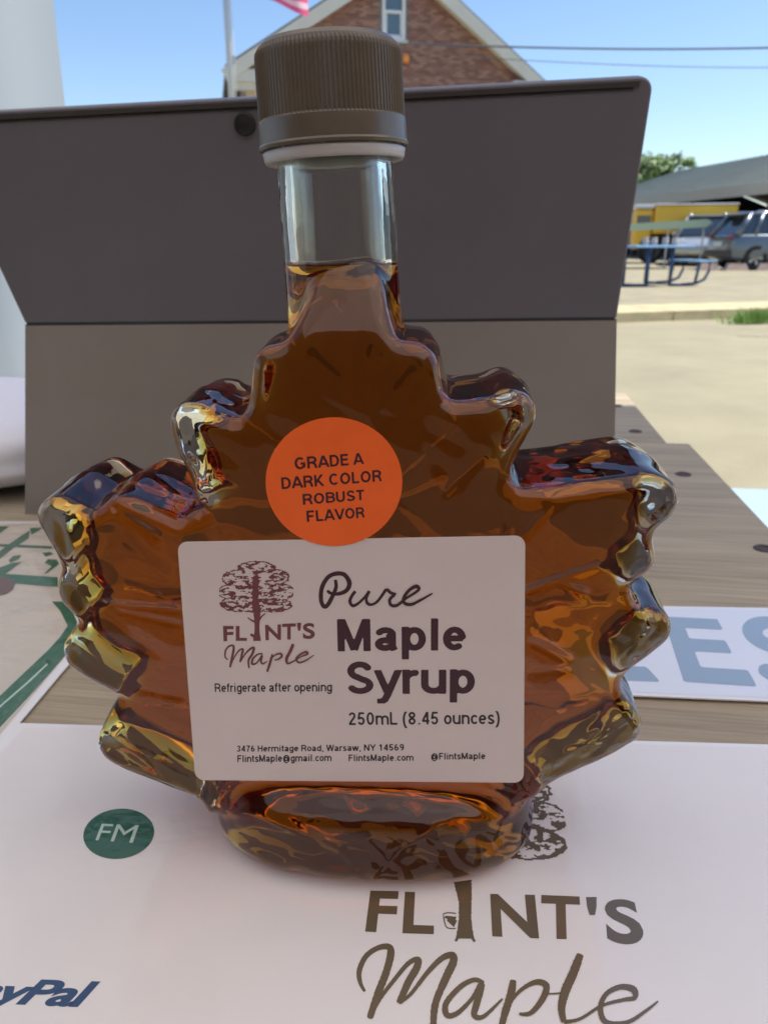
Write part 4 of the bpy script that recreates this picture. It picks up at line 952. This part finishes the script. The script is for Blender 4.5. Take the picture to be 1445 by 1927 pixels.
# notch between the left lobes needs a clean order
OUT = [p for p in OUT if p not in ((390,955),)]
P0 = [bl(p[0], p[1], -22.0 if p[1] > 1535 and 420 < p[0] < 960 else -HT+2.6) for p in OUT]
def closed_spline(P, n=5):
    out = []; N = len(P)
    for i in range(N):
        p0,p1,p2,p3 = [np.array(P[(i+k)%N], float) for k in (-1,0,1,2)]
        for k in range(n):
            t = k/n
            out.append(.5*((2*p1)+(-p0+p2)*t+(2*p0-5*p1+4*p2-p3)*t*t+(-p0+3*p1-3*p2+p3)*t**3))
    return np.array(out)
PL = closed_spline(P0, 4)
h = .62
X = np.arange(-78, 74, h, dtype=np.float32); Y = np.arange(-26, 26, h, dtype=np.float32); Z = np.arange(-2, 174, h, dtype=np.float32)
xmin = PL[:,0].min(); xmax = PL[:,0].max()
X = np.arange(xmin-5, xmax+5, h, dtype=np.float32)
gx, gz = np.meshgrid(X, Z, indexing='ij')
def seg_dist(A, B):
    d = np.full(gx.shape, 1e9, np.float32)
    for (ax, az_), (bx_, bz) in zip(A, B):
        ex, ez_ = bx_-ax, bz-az_; L2 = ex*ex+ez_*ez_+1e-12
        t = np.clip(((gx-ax)*ex+(gz-az_)*ez_)/L2, 0, 1)
        d = np.minimum(d, (gx-ax-t*ex)**2+(gz-az_-t*ez_)**2)
    return np.sqrt(d)
def poly_sdf(P):
    d = seg_dist(P, np.roll(P, -1, 0)); ins = np.zeros(gx.shape, bool)
    for (ax, az_), (bx_, bz) in zip(P, np.roll(P, -1, 0)):
        if az_ == bz: continue
        c = ((az_ > gz) != (bz > gz)) & (gx < (bx_-ax)*(gz-az_)/(bz-az_)+ax); ins ^= c
    return np.where(ins, -d, d)
def iso_segments(D, lev):
    S = D-lev; A = []; B = []
    s00, s10, s01, s11 = S[:-1,:-1], S[1:,:-1], S[:-1,1:], S[1:,1:]
    m = ((s00<0).astype(int)+(s10<0)+(s01<0)+(s11<0)); I, J = np.nonzero((m>0)&(m<4))
    for i, j in zip(I, J):
        c = []
        q = [(i,j),(i+1,j),(i+1,j+1),(i,j+1)]
        for k in range(4):
            a, b = q[k], q[(k+1)%4]; sa, sb = S[a], S[b]
            if (sa<0) != (sb<0):
                t = sa/(sa-sb); c.append((X[a[0]]+(X[b[0]]-X[a[0]])*t, Z[a[1]]+(Z[b[1]]-Z[a[1]])*t))
        if len(c) >= 2: A.append(c[0]); B.append(c[1])
        if len(c) == 4: A.append(c[2]); B.append(c[3])
    return A, B
d2 = poly_sdf(PL)
WALL, OPEN = 2.6, 4.6
A_, B_ = iso_segments(d2, -(WALL+OPEN))
din = seg_dist(A_, B_); din = np.where(d2 < -(WALL+OPEN), -din, din) - OPEN
din = np.maximum(din, d2+WALL)
def sstep(a, b, x): t = np.clip((x-a)/(b-a), 0, 1); return t*t*(3-2*t)
z_hi = bl(660, 500)[1]; z_lo = bl(660, 650)[1]
hz = HT - (HT-10.8)*sstep(z_lo, z_hi+3, gz)
# vein relief
def veins(L, wid, amp):
    d = seg_dist([bl(*a) for a, b in L], [bl(*b) for a, b in L]); return amp*np.exp(-(d/wid)**2)
VB = [((668,1000),(655,640)),((612,636),(648,678)),((695,668),(682,712)),((712,690),(684,752)),((684,752),(682,776)),((770,735),(705,812)),((560,700),(612,745)),((668,1010),(905,790)),((668,1010),(960,905)),((668,1010),(390,800)),((668,1010),(180,980)),((700,1250),(1180,1200)),((640,1250),(180,1170)),((640,1420),(230,1400)),((700,1420),(1150,1400))]
VF = [((985,1105),(1120,1057)),((1040,1082),(1095,1108)),((1000,1255),(1060,1250)),((950,1010),(965,935)),((965,935),(1030,945)),((1030,945),(985,1000)),((340,1140),(215,1128)),((340,1165),(230,1140)),((300,1000),(225,950)),((345,1300),(270,1285)),((1000,1200),(1060,1230)),((905,850),(840,920))]
vb = veins(VB, 1.0, .75); vf = veins(VF, .9, .85)
gy = Y[None,:,None]
DRAFT = .055
def ext(D, hf, hb, r):
    qa = D[:,None,:] + r + DRAFT*(np.abs(gy)-HT+4)
    H3 = np.where(gy < 0, hf[:,None,:], hb[:,None,:])
    qb = np.abs(gy) - H3 + r
    return np.sqrt(np.maximum(qa,0)**2+np.maximum(qb,0)**2) + np.minimum(np.maximum(qa,qb),0) - r
def smin(a, b, k):
    hh = np.clip(.5+.5*(b-a)/k, 0, 1); return b*(1-hh)+a*hh - k*hh*(1-hh)
ripple = .16*np.sin(gx*.33+gz*.11)*np.sin(gz*.21-gx*.07)
body = ext(d2.astype(np.float32), (hz+vf-vf*1.5+ripple*0).astype(np.float32), (hz-vb+ripple).astype(np.float32), 3.2)
x3 = X[:,None,None]; z3_ = Z[None,None,:]
body = np.maximum(body, 6.0 - z3_)
rr = np.sqrt(x3**2+gy**2)
rn = 12.1 - 1.1*np.clip((z3_-100)/60, 0, 1)
def cyl(r, z0, z1, rd):
    qa = rr - r + rd; qb = np.maximum(z0 - z3_, z3_ - z1) + rd
    return np.sqrt(np.maximum(qa,0)**2+np.maximum(qb,0)**2) + np.minimum(np.maximum(qa,qb),0) - rd
neck = cyl(rn, 92, 172, 1.0)
def sup(Aa, Bb, n=2.5):
    g = ((np.abs(X[:,None])/Aa)**n + (np.abs(Y[None,:])/Bb)**n)**(1/n)+1e-6
    gxx, gyy = np.gradient(g, h); return (g-1)/np.maximum(np.sqrt(gxx**2+gyy**2), 1/Aa)
bs = sup(39.8, 24.6); 
def basef(s, z0, z1, rb):
    qa = s[:,:,None] + rb; qb = np.maximum(z0 - z3_, z3_ - z1) + rb
    return np.sqrt(np.maximum(qa,0)**2+np.maximum(qb,0)**2) + np.minimum(np.maximum(qa,qb),0) - rb
base = basef(bs, .12, 22, 6.5)

tip = .24*np.exp(-(d2/1.0)**2)*(gz < 30)
base = base - tip[:,None,:]*(np.abs(gy) > 10)
wav = (.10*np.sin(.42*x3+.25*gy+1)*np.sin(.36*z3_-.3*gy) + .05*np.sin(.9*z3_+.5*x3)*np.sin(.8*gy+.3*x3))
wav = wav*(1-.75*sstep(108, 120, z3_))
outer = (wav + smin(smin(body, neck, 1.5), base, 3.6)).astype(np.float32)
# cavity
bin_ = ext(din.astype(np.float32), (hz-3.0).astype(np.float32), (hz-3.0+ripple*1.5).astype(np.float32), 5.0)
nin = cyl(rn-2.5, 95, 168.5, .5); 
bsi = sup(37.2, 21.2); bain = basef(bsi, 2.0, 21, 7.0) + .12*np.sin(x3*.5)*np.exp(-((z3_-5)/3)**2)
inner = smin(smin(bin_, nin, 2.0), bain, 7.0)
inner = np.maximum(inner, outer + 1.3).astype(np.float32)
zl = bl(640, 500, 0)[1]
glass = np.maximum(outer, -np.maximum(inner, zl - z3_)).astype(np.float32)
syr = np.maximum(inner+.12, z3_ - (zl-.12)).astype(np.float32)
ORI = np.array((X[0], Y[0], Z[0]))
def trilin(S, P):
    q = (P-ORI)/h; q = np.clip(q, 0, np.array(S.shape)-1.001); i = q.astype(int); f = q-i
    def g(a,b,c): return S[i[:,0]+a, i[:,1]+b, i[:,2]+c]
    x,y,z = f[:,0],f[:,1],f[:,2]
    return ((g(0,0,0)*(1-x)+g(1,0,0)*x)*(1-y)+(g(0,1,0)*(1-x)+g(1,1,0)*x)*y)*(1-z)+((g(0,0,1)*(1-x)+g(1,0,1)*x)*(1-y)+(g(0,1,1)*(1-x)+g(1,1,1)*x)*y)*z
def surface(S, name, mt, parent):
    nx, ny, nz = S.shape; ins = S < 0
    c = np.zeros((nx-1,ny-1,nz-1), np.int8)
    for a in (0,1):
        for b in (0,1):
            for d in (0,1): c += ins[a:nx-1+a, b:ny-1+b, d:nz-1+d]
    act = (c > 0) & (c < 8); idx = np.full(act.shape, -1, np.int32); I = np.argwhere(act); idx[act] = np.arange(len(I))
    acc = np.zeros((len(I),3)); cnt = np.zeros(len(I))
    cor = [(a,b,d) for a in (0,1) for b in (0,1) for d in (0,1)]
    for p in cor:
        for ax in range(3):
            if p[ax]: continue
            q = list(p); q[ax] = 1
            s0 = S[I[:,0]+p[0], I[:,1]+p[1], I[:,2]+p[2]]; s1 = S[I[:,0]+q[0], I[:,1]+q[1], I[:,2]+q[2]]
            m = (s0<0) != (s1<0); t = np.where(m, s0/np.where(m, s0-s1, 1), 0)
            pos = np.array(p, float)[None,:].repeat(len(I),0); pos[:,ax] += t
            acc[m] += pos[m]; cnt[m] += 1
    V = (I + acc/cnt[:,None])*h + ORI
    e = h*.5
    for _ in range(3):
        v = trilin(S, V); g = np.stack([(trilin(S, V+np.eye(3)[k]*e)-trilin(S, V-np.eye(3)[k]*e))/(2*e) for k in range(3)], 1)
        n2 = np.maximum((g**2).sum(1), .2); V = V - np.clip(v/n2, -.3, .3)[:,None]*g
    Q = []
    for ax in range(3):
        sl0 = [slice(1,-1)]*3; sl1 = [slice(1,-1)]*3; sl0[ax] = slice(0,-1); sl1[ax] = slice(1,None)
        a = ins[tuple(sl0)]; b = ins[tuple(sl1)]; E = np.argwhere(a != b); fl = a[tuple(E.T)]
        off = np.array([1,1,1]); off[ax] = 0; E = E + off
        u, v_ = [(1,2),(2,0),(0,1)][ax]
        U = np.zeros(3,int); U[u] = 1; W_ = np.zeros(3,int); W_[v_] = 1
        def id_(D): q = E-D; return idx[q[:,0],q[:,1],q[:,2]]
        z0 = np.zeros(3,int)
        f = np.stack([id_(U+W_), id_(W_), id_(z0), id_(U)], 1)
        f[~fl] = f[~fl][:,::-1]; Q.append(f)
    Q = np.concatenate(Q)
    V[:,0] += SH*V[:,2]
    me = bpy.data.meshes.new(name); V = V*.001
    me.vertices.add(len(V)); me.vertices.foreach_set('co', V.astype(np.float32).ravel())
    me.loops.add(len(Q)*4); me.loops.foreach_set('vertex_index', Q.astype(np.int32).ravel())
    me.polygons.add(len(Q)); me.polygons.foreach_set('loop_start', np.arange(0,len(Q)*4,4,dtype=np.int32)); me.polygons.foreach_set('loop_total', np.full(len(Q),4,np.int32))
    me.update(calc_edges=True); me.validate()
    return mesh_obj(name, me, mt, parent, None, True)
def glass_mat():
    m = bpy.data.materials.new('clear_bottle_glass'); m.use_nodes = True; n = m.node_tree; n.nodes.clear()
    g = n.nodes.new('ShaderNodeBsdfGlass'); g.inputs['Color'].default_value = (.97,.985,.975,1); g.inputs['Roughness'].default_value = 0.0; g.inputs['IOR'].default_value = 1.5
    tc = n.nodes.new('ShaderNodeTexCoord'); nz = n.nodes.new('ShaderNodeTexNoise'); nz.inputs['Scale'].default_value = 130; nz.inputs['Detail'].default_value = 3
    n.links.new(tc.outputs['Object'], nz.inputs['Vector'])
    b = n.nodes.new('ShaderNodeBump'); b.inputs['Strength'].default_value = .10; b.inputs['Distance'].default_value = .0006
    n.links.new(nz.outputs[0], b.inputs['Height']); n.links.new(b.outputs[0], g.inputs['Normal'])
    o = n.nodes.new('ShaderNodeOutputMaterial'); n.links.new(g.outputs[0], o.inputs[0]); return m
def syrup_mat():
    m = bpy.data.materials.new('amber_syrup'); m.use_nodes = True; n = m.node_tree; n.nodes.clear()
    t = n.nodes.new('ShaderNodeBsdfTransparent'); v = n.nodes.new('ShaderNodeVolumeAbsorption')
    v.inputs['Color'].default_value = (.90,.70,.15,1); v.inputs['Density'].default_value = 222
    o = n.nodes.new('ShaderNodeOutputMaterial'); n.links.new(t.outputs[0], o.inputs[0]); n.links.new(v.outputs[0], o.inputs[1]); return m
surface(glass, 'glass_body', glass_mat(), bottle)
surface(syr, 'syrup', syrup_mat(), bottle)
del body, neck, base, outer, inner, glass, syr, bin_, nin, bain

# cap and tamper ring (metres, in the bottle frame)
mm_ = .001
NT = 108
def flute(r, z, k):
    if .1645 < z < .1775: return r*(1 + (.012 if k % 3 == 0 else (-.004 if k % 3 == 1 else -.004)))
    return r
zc = lambda py, y=-13.6: bl(630, py, y)[1]*mm_
ztop, zkn, zsk = zc(43), zc(212), zc(262)
M_cap = mat('ribbed_dark_cap_plastic', (.105,.085,.060), .32, spec=.6, var=.1, vscale=200)
M_ring = mat('translucent_white_ring', (.62,.61,.61), .35, trans=.25, spec=.6)
n_ = NT*3
def fl2(r, z, k): return r*(1 + (.014 if k % 3 == 0 else -.003)) if zkn+.0004 < z < ztop-.0016 else r
mb = MB(); R0 = .01345
mb.lathe([(0.0001,ztop+.0002),(.0100,ztop+.0002),(.0122,ztop-.0002),(.0130,ztop-.0010),(R0-.0001,ztop-.0019),(R0,ztop-.0025),(R0+.0001,(ztop+zkn)/2),(R0+.0002,zkn+.0006),(R0+.00045,zkn+.0002),(R0+.0005,zkn-.0006),(R0+.0006,zsk+.0006),(R0+.0009,zsk+.0002),(R0+.0007,zsk-.0003),(R0-.0012,zsk-.0003),(R0-.0018,zsk+.003),(.0112,zsk+.006)], n_, rf=fl2)
CT = Matrix.Translation((SH*.165,0,.165)) @ Matrix.Rotation(math.atan(SH),4,'Y') @ Matrix.Translation((0,0,-.165))
mb.build('cap', M_cap, bottle, False, CT)
cap_o = bottle.children[-1]; cap_o.data.polygons.foreach_set('use_smooth', [True]*len(cap_o.data.polygons))
z0r, z1r = zc(290), zc(266)
mb = MB(); mb.lathe([(.01235,z0r),(.0131,z0r-.0003),(.0134,z0r+.0002),(.01365,z1r-.0004),(.0132,z1r),(.0124,z1r-.0002),(.01215,(z0r+z1r)/2),(.01235,z0r)], 96)
ring = mb.build('tamper_ring', M_ring, bottle, True, CT)
for k in range(10):
    a = k*2*math.pi/10+.3
    MB().box((.0126,-.0004,z1r-.0002),(.0133,.0004,zsk+.0002), M=Matrix.Rotation(a,4,'Z')).build('bridge', M_ring, ring)

# labels
YL = -(HT+.25)
def bh_(px, py, y=YL): return hit(px, py, MBr, 1, y*mm_)
M_label = mat('white_label_paper', (.66,.585,.565), .55, var=.02, vscale=60, bump=.35, bscale=110, bdist=.0006)
M_lab_ink = mat('dark_maroon_ink', (.045,.010,.020), .5); M_lab_ink2 = mat('maroon_ink_logo', (.16,.045,.05), .5); M_blk = mat('black_ink', (.02,.015,.018), .5)
lq = ((334,1020),(988,1008),(985,1473),(368,1468))
def rounded(q, r=.028, asp=1.4):
    o_ = []
    for (cu, cv, a0) in ((1-r, r*asp, -90),(1-r, 1-r*asp, 0),(r, 1-r*asp, 90),(r, r*asp, 180)):
        for k in range(7):
            a = math.radians(a0 + 15*k); o_.append((cu + r*math.cos(a), cv + r*asp*math.sin(a)))
    return [bil(q, u, v) for u, v in o_]
mb = MB(); mb.prism([bh_(*p) for p in rounded(lq)], (0,.00012,0)); lab = mb.build('front_label', M_label, bottle)
yv = (YL-.03)*mm_
def lt(s, q, off=0, m=M_blk, shear=0, space=1, name='printed_text'):
    return print_text(name, s, q, MBr, 1, yv, m, lab, off, shear, space)
def sl_(s, q, w, m, gap, res=.033): return print_sans('printed_text', s, q, MBr, 1, yv, m, lab, w, res, gap, .004)
sl_('Maple', ((634,1165),(877,1163),(876,1240),(636,1242)), .185, M_lab_ink, .085)
sl_('Syrup', ((653,1245),(894,1243),(893,1324),(655,1324)), .185, M_lab_ink, .085)
sl_('Refrigerate after opening', ((404,1286),(625,1284),(625,1306),(405,1307)), .155, M_blk, .06, .07)
sl_('250mL (8.45 ounces)', ((656,1340),(940,1338),(940,1369),(657,1371)), .155, M_blk, .08, .06)
sl_('3476 Hermitage Road, Warsaw, NY 14569', ((446,1403),(760,1400),(760,1416),(446,1418)), .17, M_blk, .075, .07)
sl_('FlintsMaple@gmail.com', ((447,1421),(624,1419),(624,1436),(447,1438)), .17, M_blk, .075, .07)
sl_('FlintsMaple.com', ((656,1420),(778,1419),(778,1435),(656,1436)), .17, M_blk, .075, .07)
sl_('@FlintsMaple', ((811,1417),(913,1416),(913,1432),(811,1433)), .17, M_blk, .075, .07)
S3 = lambda L: cc(L, 590, 1060, 4.379); S4 = lambda L: cc(L, 400, 1040, 6.02)
print_strokes('printed_script', [(S3([(180,135),(185,200),(150,285),(115,345),(85,355),(62,300),(70,200),(120,115),(190,85),(255,95),(295,160),(275,220),(215,250),(150,250),(112,225)]), [6,7,8,8,8,8,8,8,8,8,9,8,7,6,5]),
  (S3([(345,230),(315,270),(300,315),(325,350),(375,325),(430,270),(460,228)]), [6,6,6,6,5,5,6]),
  (S3([(460,228),(435,290),(445,330),(480,340),(530,310),(600,212)]), [6,5,6,5,5,6]), (S3([(600,212),(640,245),(680,255)]), [6,6,5]), (S3([(668,258),(628,300),(640,345),(690,345),(760,290),(840,240),(868,210),(845,190),(790,220),(745,280),(745,325),(800,340),(870,310),(980,248)]), [6,6,6,6,5,5,6,7,6,6,6,6,5,3])],
  MBr, 1, yv, M_lab_ink, lab, -1)
for s, q in (('F', ((420,1178),(440,1178),(439,1206),(421,1207))), ('L', ((444,1178),(465,1178),(465,1206),(444,1206))), ('N', ((499,1176),(529,1175),(529,1204),(500,1205))), ('T', ((531,1174),(557,1173),(557,1203),(531,1204))), ("'", ((559,1172),(567,1172),(566,1187),(560,1187))), ('S', ((570,1173),(592,1172),(593,1202),(570,1203)))):
    lt(s, q, .03, M_lab_ink2, name='printed_letter')
print_strokes('printed_trunk', [(S4([(505,640),(505,780),(505,900),(505,1000)]), [16,10,10,15]), (S4([(500,790),(440,765),(400,735)]), [5,3,2]), (S4([(515,780),(560,720),(600,690)]), [5,3,2]), (S4([(495,960),(430,925)]), [7,4])], MBr, 1, yv, M_lab_ink2, lab, -1, taper=False)
raster('printed_crown', tree_fn(11), ((413,1055),(552,1055),(552,1168),(413,1168)), 120, 98, MBr, 1, yv, M_lab_ink2, lab)
print_strokes('printed_script', [(S4([(175,1215),(145,1180),(150,1110),(190,1060),(235,1055),(240,1100),(220,1200),(200,1300)]), [2,3,3.5,3.5,4,4.5,4.5,4]),
  (S4([(200,1300),(240,1200),(300,1110),(345,1095),(335,1150),(315,1240)]), [2,2.5,3,4,4.5,4]), (S4([(315,1240),(370,1150),(430,1090),(470,1080),(450,1150),(410,1220),(415,1310)]), [2,3,4,4.5,4.5,4,3]),
  (S4([(570,1150),(520,1150),(460,1200),(450,1260),(500,1250),(560,1170),(550,1230),(570,1260),(620,1230)]), [3,3,4,4,3,3.5,4,3,2]), (S4([(680,1150),(655,1240),(620,1350)]), [4,5,4]), (S4([(650,1220),(710,1160),(770,1145),(785,1175),(740,1210),(700,1215)]), [2,3,4,4,3,2]),
  (S4([(915,1035),(880,1120),(840,1200),(850,1255),(910,1235),(1000,1180),(1075,1150),(1060,1125),(1000,1150),(950,1200),(980,1245),(1060,1220),(1150,1160)]), [5.5,6,5.5,4,3,2.5,3.5,4,3.5,4,3.5,3,1.5])],
  MBr, 1, yv, M_lab_ink2, lab, -1)
# orange grade sticker, its lower rim over the label
V = []; nn = 72; cxx, cyy, ra, rb_ = 628.5, 906.5, 128.5, 121
mb = MB(); mb.prism([bh_(cxx + ra*math.cos(2*math.pi*k/nn), cyy + rb_*math.sin(2*math.pi*k/nn), YL-.16) for k in range(nn)], (0,.00012,0))
stk = mb.build('grade_sticker', mat('orange_sticker', (.90,.135,.015), .5, var=.04, vscale=120), bottle)
yv = (YL-.19)*mm_
def st_(s, q): print_sans('printed_text', s, q, MBr, 1, yv, M_lab_ink, stk, .175, .05, .10)
C8 = lambda *L: tuple((500+x/5.56, 780+y/5.56) for x, y in L)
st_('GRADE A', C8((298,450),(1020,400),(1030,518),(308,578)))
st_('DARK COLOR', C8((160,660),(1208,578),(1214,698),(170,782)))
st_('ROBUST', C8((384,832),(1028,785),(1032,895),(392,948)))
st_('FLAVOR', C8((424,1008),(1028,968),(1036,1078),(434,1126)))
